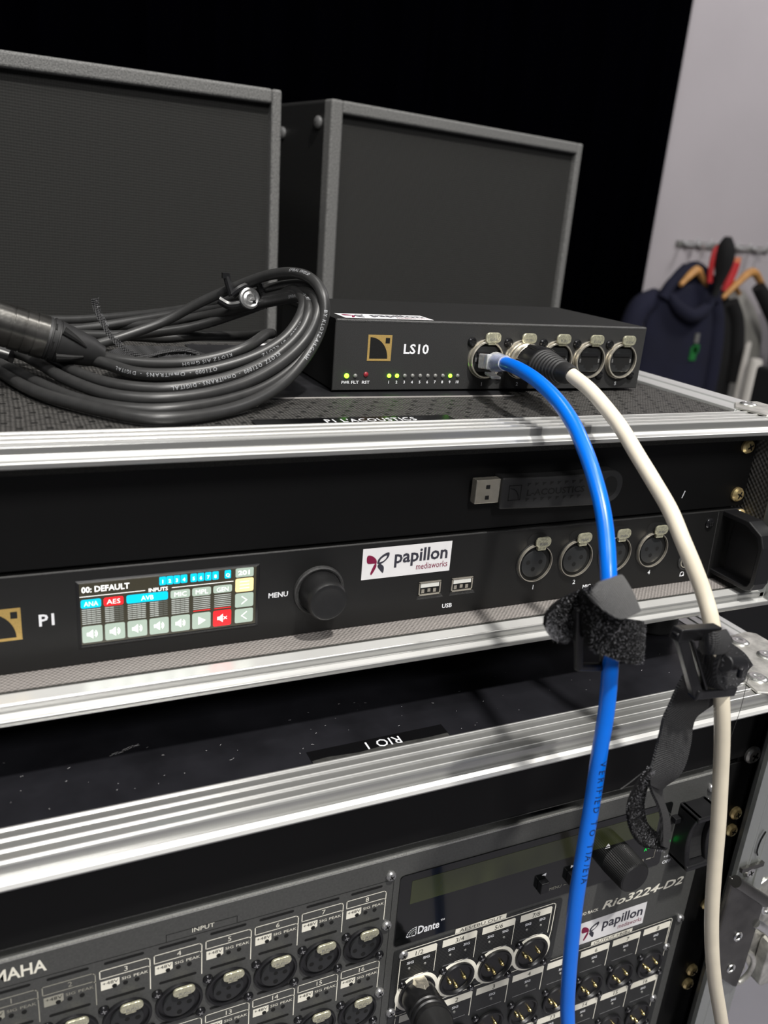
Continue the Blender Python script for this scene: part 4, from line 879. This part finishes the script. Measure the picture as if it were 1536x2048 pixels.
butterfly_sticker(0, 0, 50, 17.5, 0, ls, (0, 0, 0), U=X3, W=Y3, O=(6.5, 3.4, H_+.12))
# ------------------------------------------------------------------ text printed round a cable
def slice_bands(vs, fs, n=5):
    """cut the glyph triangles into bands so they can bend round a tube"""
    def clip(P, lim, keep):
        out = []
        for i in range(len(P)):
            p, q = P[i], P[(i+1) % len(P)]; a, b = (p[1]-lim)*keep, (q[1]-lim)*keep
            if a >= 0: out.append(p)
            if (a > 0 > b) or (a < 0 < b): t = a/(a-b); out.append((p[0]+(q[0]-p[0])*t, lim))
        return out
    V_, F_ = [], []
    for f in fs:
        P = [vs[i] for i in f]
        for k in range(-1, n+1):
            lo = k/n if k > -1 else -1.; hi = (k+1)/n if k < n else 2.
            Q = clip(P, lo, 1)
            if len(Q) > 2: Q = clip(Q, hi, -1)
            if len(Q) > 2: F_.append(tuple(range(len(V_), len(V_)+len(Q)))); V_ += Q
    return V_, F_
def wrap_text(mb, pts, s, start, h, r, theta, flip=False, space=1., bold=0):
    """lettering following a tube; theta picks the side (0 = up), start in mm along the path"""
    pts = [Vector(p) for p in pts]; acc = [0]
    for a, b in zip(pts, pts[1:]): acc.append(acc[-1]+(b-a).length)
    def at(q):
        q = max(0, min(acc[-1]-.01, q)); i = 0
        lo, hi = 0, len(acc)-1
        while hi-lo > 1:
            m_ = (lo+hi)//2
            if acc[m_] <= q: lo = m_
            else: hi = m_
        t = (q-acc[lo])/(acc[lo+1]-acc[lo]); p = pts[lo].lerp(pts[lo+1], t); d = (pts[min(lo+2, len(pts)-1)]-pts[max(lo-1, 0)]).normalized(); return p, d
    lay, tot = layout(s, bold, space); view = Vector((0, -330, 189))
    for x, vs0, fs0 in lay:
        vs, fs = slice_bands(vs0, fs0); out = []
        for a, b in vs:
            q = start+(-1 if flip else 1)*(x+a)*h; p, d = at(q)
            n = (Vector(theta)-d*Vector(theta).dot(d)).normalized(); bb = d.cross(n); ang = (b-.5)*h/r*(1 if flip else -1)
            out.append(p+(n*math.cos(ang)+bb*math.sin(ang))*(r+.06))
        mb.add(out, fs, False)
    return mb
# ------------------------------------------------------------------ blue network cable
bl = thing('network_cable', 'blue network cable from the first socket of the network switch, hanging down', 'cable', (240, 20, 124)); nbl = neg(bl)
PB = catmull(F['blue']+[(226, -112, -240), (230, -108, -360), (232, -110, -560)], 8)
MB().m('blue_jacket').tube(PB, 3.35, 16).build('cable', bl, nbl)
P0 = Vector((241.6, 58.5, 119.4)); P1_ = Vector(F['blue'][0]); dd = (P1_-P0).normalized(); L0 = (P1_-P0).length
ux = dd.cross(Z3).normalized(); uz = ux.cross(dd)
def obox(mb, o, a, b, c, x0, x1, y0, y1, z0, z1):
    v = [o+a*x+b*y+c*z for x in (x0, x1) for y in (y0, y1) for z in (z0, z1)]
    return mb.add(v, [(0,1,3,2),(4,6,7,5),(0,4,5,1),(2,3,7,6),(0,2,6,4),(1,5,7,3)], False)
pg = obox(MB().m('clear_plastic'), P0, ux, dd, uz, -5.8, 5.8, 2, 20, -4, 4)
pg = pg.build('plug', bl, nbl, bevel=.8, seg=3)
mb = MB().m('clear_plastic'); mb.tube([P0+dd*17, P0+dd*22, P0+dd*28, P0+dd*35], lambda t: 5.4-1.5*t, 18); mb.build('boot', pg)
mb = MB().m('copper_wire')
for k in range(8): mb.m(('copper_wire', 'nickel')[k % 2]).cyl(P0+ux*(-3.6+k*1.02)+dd*4+uz*.5, P0+ux*(-3.6+k*1.02)+dd*9+uz*.5, .42, 6)
mb.m('blue_jacket').cyl(P0+dd*12, P0+dd*36, 2.6, 12)
mb.build('wires', pg)
obox(MB().m('clear_plastic'), P0+dd*5-uz*6.2, ux, (dd-uz*.12).normalized(), uz, -2.6, 2.6, 0, 15, -.7, .7).build('clip', pg, bevel=.4)
mb = MB().m('gap_black'); wrap_text(mb, PB, 'VERIFIED TO TIA/EIA', 224, 2.9, 3.35, (-.02, -1, .2), space=1.6); mb.build('print', bl, nbl)
# ------------------------------------------------------------------ white network cable
wc = thing('network_cable', 'cream white network cable in the second socket with black and nickel plug', 'cable', (262, 20, 122)); nwc = neg(wc)
PW = catmull(F['white']+[(352, -118, -300), (362, -112, -420), (360, -112, -600)], 8)
MB().m('cream_jacket').tube(PW, 3.5, 16).build('cable', wc, nwc)
A = Vector((264.4, 61, 120.0)); Bp = Vector(F['white'][0]); D = (Bp-A).normalized(); L0 = (Bp-A).length
MB().m('nickel').lathe(A, D, [(0, 8.8), (7.5, 8.9), (8, 9.5), (9.6, 9.6), (10, 8.9), (15.5, 8.8), (16.5, 9.8), (17.6, 9.8), (18, 9.0)], 40).build('shell', wc, nwc)
cn = MB().m('plastic_black').lathe(A, D, [(17.6, 9.2), (19, 9.9), (24, 9.9), (31, 9.3), (34, 8.6)], 40)
for k in range(6):
    a = 2*PI*k/6+.4; u_ = (Z3-D*Z3.dot(D)).normalized(); q = D.cross(u_); r_ = u_*math.cos(a)+q*math.sin(a)
    cn.tube([A+D*20+r_*9.4, A+D*26+r_*9.3, A+D*32+r_*8.2], 1.6, 8)
cn.build('body', wc, nwc)
prof = [(31, 8.9)]
for k in range(8): t = 33+k*3.0; r = 9.0-.45*k; prof += [(t, r-1.0), (t+.4, r), (t+1.8, r-.15), (t+2.2, r-1.1)]
prof += [(57, 5.2), (60, 5.3), (L0-1, 4.4), (L0+.5, 3.7)]
MB().m('plastic_soft').lathe(A, D, prof, 32).build('boot', wc, nwc)
# ------------------------------------------------------------------ hook and loop ties on the two cables
def fibres(src_strips, n, L, m_='fibre', seed=3):
    rnd = random.Random(seed); mb = MB().m(m_)
    for A_, B_, side in src_strips:
        a = catmull(A_, 6); b = catmull(B_, 6); Lm = min(len(a), len(b))
        for _ in range(n):
            i = rnd.randrange(Lm-1); q = rnd.random()**.9; ia = round(i*(len(a)-1)/(Lm-1)); ib = round(i*(len(b)-1)/(Lm-1))
            p = a[ia].lerp(b[ib], q)+(a[ia+1 if ia+1 < len(a) else ia]-a[ia])*rnd.random()
            t = (a[min(ia+1, len(a)-1)]-a[max(ia-1, 0)]).normalized(); nn = t.cross((b[ib]-a[ia]).normalized()).normalized()*side
            if nn.y > 0: nn = -nn
            d1 = (nn+Vector((rnd.uniform(-1, 1), rnd.uniform(-1, 1), rnd.uniform(-1, 1)))*.9).normalized(); q1 = p+nn*1.35; q2 = q1+d1*L*rnd.uniform(.4, 1); w_ = d1.cross(Vector((rnd.random(), rnd.random(), rnd.random()))).normalized()*.055
            mb.add([q1-w_, q1+w_, q2], [(0, 1, 2)], False)
    return mb
ve = thing('hook_and_loop_tie', 'fuzzy black hook and loop tie curled round the blue cable', 'cable tie', (208, -108, 46)); nv = neg(ve)
MB().m('hook_loops').strip(F['tabA'], F['tabB'], 1.1, 5, .6).build('tab', ve, nv)
MB().m('hook_loops').strip(F['fuzA'], F['fuzB'], 1.3, 5, -.8).build('strap', ve, nv)
MB().m('woven_tape').strip(F['greyA'], F['greyB'], 1.0, 5, -.6).build('woven_end', ve, nv)
fibres([(F['tabA'], F['tabB'], 1), (F['fuzA'], F['fuzB'], 1)], 2600, 1.1).build('fuzz', ve, nv, kind='stuff')
def bar(mb, p, q, w_, t_):
    p, q = Vector(p), Vector(q); d = (q-p).normalized(); n = Vector((0, -1, 0)); n = (n-d*n.dot(d)).normalized(); s_ = d.cross(n)
    return obox(mb, p, d, s_, n, -w_*.45, (q-p).length+w_*.45, -w_/2, w_/2, -t_/2, t_/2)
k = F['buck1']; mb = MB().m('plastic_black')
for a, b in ((0, 1), (1, 2), (2, 3), (3, 0)): bar(mb, k[a], k[b], 3.0, 3.0)
mb.build('buckle', ve, nv, bevel=1.0, seg=3)
v2 = thing('hook_and_loop_tie', 'long black strap with rectangular buckle on the cream cable, its end hanging in a loop', 'cable tie', (262, -118, 30)); nv2 = neg(v2)
k = F['buck2']; mb = MB().m('plastic_black'); bar(mb, k[0], k[1], 5.2, 4.5); bar(mb, k[3], k[2], 4.0, 4.5); bar(mb, k[0], k[3], 4.4, 3.4); i_ = F['buck2in']; bar(mb, i_[0], i_[1], 1.0, 4.6)
mb.m('plastic_black').cyl(Vector((244, -133, 38.5)), Vector((259, -128, 33)), 3.4, 14).m('nickel' if 0 else 'screw_black').cyl(Vector((249.8, -136.2, 37.5)), Vector((251.5, -135, 32.5)), 1.2, 10)
mb.build('buckle', v2, nv2, bevel=.8, seg=3)
MB().m('webbing').strip(F['loopA'], F['loopB'], 1.4, 5, -.8).build('strap_loop', v2, nv2)
MB().m('webbing').strip(F['lobeA'], F['lobeB'], 1.6, 5, .8).build('strap_lobe', v2, nv2)
MB().m('webbing').strip(F['midA'], F['midB'], 1.4, 5, .6).build('strap_middle', v2, nv2)
MB().m('webbing').strip(F['strA'], F['strB'], 1.2, 5, .8).build('hanging_strap', v2, nv2)
MB().m('webbing').strip(F['tw1A'], F['tw1B'], 1.2, 5).build('twisted_strap', v2, nv2)
MB().m('hook_loops').strip(F['tw2A'], F['tw2B'], 1.2, 5).build('curled_end', v2, nv2)
fibres([(F['lobeA'], F['lobeB'], 1)], 500, 1.2, seed=5).build('fuzz', v2, nv2, kind='stuff')
fibres([(F['tw2A'], F['tw2B'], 1), (F['tw2A'], F['tw2B'], -1)], 450, 1.3, seed=6).build('fuzz', v2, nv2, kind='stuff')
MB().m('thread').tube(catmull([(230, -122, -13), (226, -121, -17), (221, -121, -20), (217, -121, -22)]), .22, 5).tube(catmull([(292, -108, 9), (292.5, -108, -6), (291, -108, -22), (290.5, -108, -40)]), .12, 5).build('loose_thread', v2, nv2)
# ------------------------------------------------------------------ coiled black cable
co = thing('coiled_cable', 'coil of black microphone cable with xlr plug lying on the upper flight case', 'cable', (60, 110, 102.6)); nc = neg(co)
allp = []
for k_ in ('coil6', 'coil5', 'coil4', 'coil3', 'coil2', 'coil1'): allp += F[k_]+[(-34, 190 if k_ != 'coil6' else 185, 109), (-62, 165, 108), (-60, 140, 107), (-38, 128, 107.5)]
PCo = catmull(allp, 6); MB().m('black_jacket').tube(PCo, 2.75, 14).build('cable', co, nc)
mb = MB().m('jacket_print')
def ctext(key, s_, start, th, flip=True, h=1.65): wrap_text(mb, catmull(F[key], 6), s_, start, h, 2.75, th, flip, 1.25)
ctext('coil6', 'KLOTZ AIS GmbH', 62, (-.1, -.9, -.1)); ctext('coil5', 'OT1000  -  OmniTRANS  -  DIGITAL', 150, (-.1, -.95, .1)); ctext('coil4', 'KLOTZ  OT1000  -  OmniTRANS - DIGITAL', 190, (-.1, -.95, .2))
ctext('coil5', 'SPIRAL SHIELD - BY KLOTZ', 208, (.2, -.9, -.1)); ctext('coil1', 'BY KLOTZ AIS GmbH', 285, (-.1, -.95, .25)); ctext('coil1', 'SPIRAL SHIELD', 325, (-.2, -.9, .3)); ctext('coil2', 'OT1000 - SPIRAL SHIELD', 275, (.6, -.8, .1)); ctext('coil4', 'SPIRAL SHIELD - BY', 250, (-.3, -.9, .2))
mb.build('print', co, nc, kind='stuff')
pa_ = [Vector(p) for p in F['plugaxis']]; D = (pa_[4]-pa_[0]).normalized(); A = pa_[0]-D*22; e = (pa_[4]-A).length
s0 = (pa_[2]-A).length
MB().m('dark_chrome').lathe(A, D, [(0, 9.6), (s0-12, 9.8), (s0-11.9, 9.4), (s0-11.4, 9.4), (s0-11.3, 9.9), (s0-7, 9.9), (s0-6.9, 9.5), (s0-6.4, 9.5), (s0-6.3, 9.9), (s0-2.4, 9.9), (s0-2.3, 9.5), (s0-1.9, 9.5), (s0-1.8, 10.0), (s0+3.2, 10.0), (s0+3.4, 9.2)], 40).build('connector', co, nc)
bt = MB().m('plastic_soft').lathe(A, D, [(s0+3, 9.5), (s0+4.4, 9.9), (s0+4.6, 9.4), (s0+5.2, 9.4), (s0+5.4, 9.9), (s0+7.6, 9.8), (s0+7.8, 9.2), (s0+8.4, 9.2), (s0+8.6, 9.7), (s0+14, 8.8), (s0+24, 6.9), (e-1.5, 4.9), (e, 4.5), (e+.1, 2.9)], 40).build('boot', co, nc)
U_ = (Z3-D*Z3.dot(D)).normalized(); S_ = D.cross(U_)
if S_.y > 0: S_ = -S_
mb = MB().m('ls_black')     # raised grip wings on the boot
for sgn in (1, -1):
    P = [A+D*(s0+9)+(U_*.65*sgn+S_*.76)*9.2, A+D*(s0+15)+(U_*.5*sgn+S_*.86)*8.6, A+D*(s0+20)+(U_*.3*sgn+S_*.95)*7.7]
    mb.tube(catmull(P), lambda t: 2.4*(1-.75*t), 10)
mb.build('grip', bt)
mb = MB().m('gap_black')
for a in (.6, 1.5, 2.4, -.3): r_ = U_*math.cos(a)+S_*math.sin(a); mb.tube([A+D*(s0+5.8)+r_*9.75, A+D*(s0+5.9)+(U_*math.cos(a+.35)+S_*math.sin(a+.35))*9.75], .5, 6)
mb.build('slots', bt)
# second plug under the first, mostly in shadow
s2 = Vector((-8, 118, 112)); d2 = Vector((1, -.45, -.1)).normalized()
MB().m('plastic_black').lathe(s2-d2*30, d2, [(0, 8.6), (26, 8.8), (27, 8.2), (31, 7.6), (40, 5), (44, 3.6)], 28).build('connector', co, nc)
# plastic clip high on the coil
cl = thing('cable_clip', 'black plastic cord clip with metal rivet on the raised cable loop', 'clip', (119, 118, 144)); ncl = neg(cl)
mb = MB().m('plastic_black'); mb.tube(catmull([(112.4, 121, 153.2), (113.6, 120, 148), (115.2, 119, 143)]), 2.0, 10).tube(catmull([(115, 119, 143.5), (120, 118, 147.5), (128.5, 117.5, 150.5), (131, 117, 146)]), 2.2, 10).tube(catmull([(108.5, 121, 140.5), (114, 119, 138), (121, 117, 139.5), (127, 116, 141)]), 2.4, 10).tube(catmull([(131, 117, 146), (132.6, 117, 141), (131.8, 117, 137.6)]), 2.2, 10)
mb.m('plastic_black').box(110, 113.6, 119, 122, 151.8, 154.6).build('frame', cl, ncl)
MB().m('screw_grey').lathe((123.6, 116.2, 142.2), (.12, -1, .25), [(0, 5.8), (1.6, 5.6), (2.1, 4.6), (1.6, 3.6), (2.0, 2.2), (1.4, 1.2), (1.3, .02)], 24).build('rivet', cl, ncl)
# loose strap among the loops
st = thing('loose_strap', 'narrow fuzzy black strap end sticking up out of the cable coil', 'strap', (55, 82, 119)); ns = neg(st)
SA = F['strapA']; mbA = [(x, y, z) for x, y, z in SA]; mbB = [(x+1.6, y+3.5, z-2.4*(i/8)) for i, (x, y, z) in enumerate(SA)]
MB().m('webbing').strip(mbA, mbB, 1.5, 4).build('strap', st, ns)
fibres([(mbA, mbB, 1), (mbA, mbB, -1)], 160, 1.2, seed=9).build('fuzz', st, ns, kind='stuff')
MB().m('webbing').prism([(50, 78), (88, 76), (100, 100), (92, 128), (60, 130), (46, 104)], 'z', 112.5, 114.3).build('strap_patch', st, ns, bevel=.5)
# ================================================================== loudspeakers
def speaker(label, corner, ang, w_, zt, zb, depth, group):
    t = thing('loudspeaker', label, 'loudspeaker', (corner[0], corner[1], zb), math.radians(ang), group); h = zt-zb; b = 11.5; bl_ = 13.5
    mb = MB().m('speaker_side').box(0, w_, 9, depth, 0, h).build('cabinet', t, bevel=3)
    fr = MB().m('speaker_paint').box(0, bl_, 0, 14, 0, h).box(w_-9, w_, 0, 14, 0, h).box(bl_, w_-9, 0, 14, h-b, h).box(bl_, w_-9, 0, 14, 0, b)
    fr.build('front_frame', t, bevel=2.2, seg=3)
    MB().m('grille_cloth').box(bl_, w_-9, 7, 9, b, h-b).build('grille', t)
    for y, z in ((88, h-28), (22, h-20)): screw_mesh(MB(), (0, y, z), 6, 3, 'screw_grey', axis=(-1, 0, 0)).build('bolt', t)
    return t
speaker('right loudspeaker with black cloth grille, behind the network switch', (300.3, 480), 13.7, 366, 289.6, -60, 300, 'loudspeakers on the black trunk')
L_ = math.radians(5.5)
lx = 239.3-450*math.cos(L_); ly = 430-450*math.sin(L_)
t = speaker('left loudspeaker with black cloth grille, behind the cable coil', (lx, ly), 5.5, 450, 279.5, -60, 300, 'loudspeakers on the black trunk')
t.rotation_euler.y = math.radians(-.6)
tr = thing('equipment_trunk', 'black equipment trunk carrying the two loudspeakers', 'trunk', (250, 600, -1000)); ntk = neg(tr)
MB().m('trunk_black').box(-260, 760, 330, 930, -900, -62).build('body', tr, ntk, bevel=6)
for x in (-200, 700):
    for y in (400, 880): MB().m('plastic_black').cyl((x-12, y, -950), (x+12, y, -950), 49, 20).build('caster', tr, ntk)
st_ = thing('equipment_trunk', 'black trunk under the stacked flight cases', 'trunk', (156, 180, -1000)); n6 = neg(st_)
MB().m('trunk_black').box(-110, 425, -50, 310, -900, -527).build('body', st_, n6, bevel=5)
for x in (-60, 370):
    for y in (0, 270): MB().m('plastic_black').cyl((x-12, y, -950), (x+12, y, -950), 49, 20).build('caster', st_, n6)
# ================================================================== coat rack with clothes
def loft(mb, rows, n=28, fold=0., seed=1):
    """rows: (cx, cy, z, rx, ry); closed elliptical sections with soft folds"""
    rnd = random.Random(seed); ph = [rnd.uniform(0, 6.28) for _ in range(4)]; vs = []; fs = []
    P = catmull([(r[0], r[1], r[2]) for r in rows], 4); R = catmull([(r[3], r[4], 0) for r in rows], 4)
    for i, (p, r) in enumerate(zip(P, R)):
        for k in range(n):
            a = 2*PI*k/n; f_ = 1+fold*(math.sin(5*a+ph[0]+i*.05)+.6*math.sin(9*a+ph[1]-i*.08)); vs.append((p.x+r.x*math.cos(a), p.y+r.y*math.sin(a)*f_, p.z))
    L = len(P)
    for i in range(L-1):
        for k in range(n): j = (k+1) % n; fs.append((i*n+k, i*n+j, (i+1)*n+j, (i+1)*n+k))
    fs += [tuple(range(n))[::-1], tuple(range((L-1)*n, L*n))]
    return mb.add(vs, fs)
MB().m('sticker_white').box(156, 168, 205, 219, 101.7, 101.9).build('paper_label', label='small white paper label on the lid, seen through the cable coil', cat='label')
ck = thing('coat_rack', 'grey wall mounted coat rack with clear hooks above the hung jackets', 'coat rack', (3000, 2740, 180)); nk = neg(ck)
MB().m('led_off').box(2840, 3420, 2735, 2750, 168, 192).build('rail', ck, nk, bevel=3)
for x in (2870, 2950, 3115, 3190, 3300): MB().m('clear_plastic').tube(catmull([(x, 2728, 185), (x, 2690, 178), (x, 2655, 185), (x, 2645, 205)]), 7, 10).build('hook', ck, nk)
def hanger(name, label, cx, y, z, half, group, lean=0.):
    t = thing(name, label, 'hanger', (cx, y, z), lean, group)
    MB().m('wood_hanger').tube(catmull([(-half, 0, -half*.62), (-half*.5, 0, -half*.26), (0, 0, 0), (half*.5, 0, -half*.26), (half, 0, -half*.62)]), lambda q: 20-10*abs(2*q-1), 10).build('bar', t)
    MB().m('rivet').tube(catmull([(0, 0, 8), (0, 0, 50), (14, 0, 68), (26, 0, 90), (6, 0, 108), (-14, 0, 94)]), 2.2, 8).build('hook', t)
    return t
hanger('coat_hanger', 'wooden hanger inside the hood of the navy sweatshirt', 2752, 2500, 76, 100, 'wooden hangers', .25)
hanger('coat_hanger', 'wooden hanger holding the black jacket beside the navy sweatshirt', 3065, 2640, 56, 130, 'wooden hangers', .1)
hanger('coat_hanger', 'wooden hanger at the right end, over the light grey top', 3145, 2560, 82, 190, 'wooden hangers', .2)
hd = thing('hooded_sweatshirt', 'navy blue hooded sweatshirt with small green print, on the coat rack', 'sweatshirt', (2830, 2580, -700)); nh = neg(hd)
mb = MB().m('navy_cloth'); loft(mb, [(2840, 2550, -760, 215, 60), (2838, 2550, -500, 212, 58), (2836, 2550, -300, 208, 56), (2832, 2550, -150, 200, 52), (2830, 2550, -60, 180, 46), (2830, 2550, 0, 130, 40), (2830, 2550, 20, 70, 30)], fold=.09, seed=2); mb.build('body', hd, nh)
mb = MB().m('navy_cloth').tube(catmull([(2690, 2580, -60), (2600, 2570, -100), (2560, 2565, -230), (2550, 2565, -480), (2560, 2565, -700)]), lambda q: 52-10*q, 16).tube(catmull([(2985, 2545, -60), (3025, 2540, -140), (3045, 2530, -300), (3055, 2530, -520), (3058, 2530, -700)]), lambda q: 42-8*q, 16)
mb.build('sleeves', hd, nh)
mb = MB().m('navy_cloth'); P = catmull([(2690, 2500, -30), (2735, 2478, -80), (2810, 2470, -112), (2880, 2475, -84), (2945, 2500, -20)], 4)
mb.tube(P, lambda q: 16+14*math.sin(PI*q), 14); mb.tube(catmull([(2670, 2515, -50), (2705, 2520, 8), (2760, 2522, 55), (2820, 2525, 88), (2880, 2522, 66), (2940, 2518, 18), (2975, 2512, -50)]), lambda q: 26, 14)
loft(mb, [(2825, 2560, -110, 150, 26), (2825, 2560, -40, 140, 30), (2825, 2560, 20, 105, 30), (2822, 2560, 70, 60, 26), (2820, 2560, 98, 24, 20)], 20); mb.build('hood', hd, nh)
MB().m('green_print').box(2868, 2902, 2492, 2500, -310, -250).box(2880, 2912, 2492, 2500, -275, -240).build('print', hd, nh); MB().m('led_off').box(2880, 2898, 2490, 2500, -232, -190).box(2834, 2846, 2448, 2456, -112, -94).build('print', hd, nh)
jk = thing('jacket', 'black jacket hanging between the navy sweatshirt and the light grey top', 'jacket', (3110, 2600, -700)); nj = neg(jk)
loft(MB().m('black_cloth'), [(3180, 2640, -800, 105, 36), (3176, 2640, -500, 100, 36), (3160, 2640, -300, 96, 34), (3130, 2640, -120, 78, 30), (3100, 2640, -40, 45, 24), (3090, 2640, -4, 22, 14)], fold=.08, seed=4).build('body', jk, nj)
MB().m('black_cloth').tube(catmull([(3150, 2620, -60), (3205, 2610, -150), (3238, 2600, -300), (3252, 2600, -430)]), lambda q: 36-4*q, 16).build('sleeve', jk, nj)
gt = thing('sweater', 'light grey sweater hanging at the right end of the coat rack', 'sweater', (3300, 2650, -700)); ng = neg(gt)
loft(MB().m('grey_cloth'), [(3360, 2705, -540, 125, 22), (3350, 2705, -380, 130, 22), (3320, 2705, -200, 130, 22), (3260, 2705, -80, 95, 20), (3210, 2705, -10, 60, 16)], fold=.07, seed=5).build('body', gt, ng)
j2 = thing('jacket', 'black jacket on the rightmost hanger, above the light grey sweater', 'jacket', (3330, 2590, -700)); nj2 = neg(j2)
MB().m('black_cloth').tube(catmull([(3200, 2560, 20), (3290, 2545, -70), (3380, 2540, -160), (3440, 2540, -300), (3470, 2540, -560)]), lambda q: 30+38*q, 18).build('sleeve', j2, nj2)
loft(MB().m('black_cloth'), [(3600, 2560, -700, 130, 60), (3580, 2560, -400, 130, 60), (3520, 2560, -160, 110, 50), (3360, 2560, -10, 60, 30)], fold=.06, seed=6).build('body', j2, nj2)
bg = thing('bag', 'small black bag with red trim hanging from the coat rack', 'bag', (2845, 2450, 0)); nbg = neg(bg)
MB().m('black_cloth').tube(catmull([(2842, 2450, 223), (2843, 2450, 185), (2847, 2450, 133), (2847, 2450, 66), (2836, 2450, -25)]), lambda q: 14+27*math.sin(PI*min(1, q*1.12)), 14).build('body', bg, nbg)
MB().m('red_fabric').tube(catmull([(2815, 2475, 30), (2806, 2475, 120), (2815, 2475, 168), (2850, 2475, 182), (2882, 2475, 160), (2890, 2475, 120)]), 12, 10).build('trim', bg, nbg)
rd = thing('folded_scarf', 'bright red and orange fabric hanging beside the black bag', 'fabric', (3040, 2590, 60)); nrd = neg(rd)
MB().m('red_fabric').tube(catmull([(3068, 2570, 118), (3062, 2570, 70), (3048, 2570, 20), (3040, 2570, -10)]), lambda q: 24-8*q, 14).m('orange_fabric').tube([(3068, 2568, 140), (3070, 2568, 108)], 21, 14).build('cloth', rd, nrd)
for o_, dx in ((hd, -.062), (jk, -.035), (rd, -.03)): o_.location.x += dx
po = thing('post', 'white round post standing in front of the hung clothes', 'post', (3300, 2400, -1000)); npo = neg(po)
MB().m('white_paintwork').lathe((3170, 2450, -1000), (0, 0, 1), [(0, 31), (690, 31), (705, 26), (710, .02)], 24).build('pole', po, npo)
MB().m('zinc').lathe((3170, 2450, -1000), (0, 0, 1), [(0, 62), (8, 60), (10, .02)], 24).build('base', po, npo)
bd = MB().m('white_paintwork').prism([(3170, -1000), (3215, -1000), (3208, -236), (3195, -226), (3180, -252)], 'y', 2530, 2542).build('board', bevel=2, label='narrow white board leaning behind the round white post', cat='board')
tk = thing('case_lid', 'black case lid standing upright on the floor at the right edge', 'case lid', (2200, 1250, -1000)); nt2 = neg(tk)
MB().m('trunk_black').box(1850, 2700, 1200, 1290, -1000, -108).build('body', tk, nt2, bevel=10)
MB().m('zinc').prism(rrect(1900, 2000, -160, -148, 5), 'y', 1192, 1201).build('handle', tk, nt2)
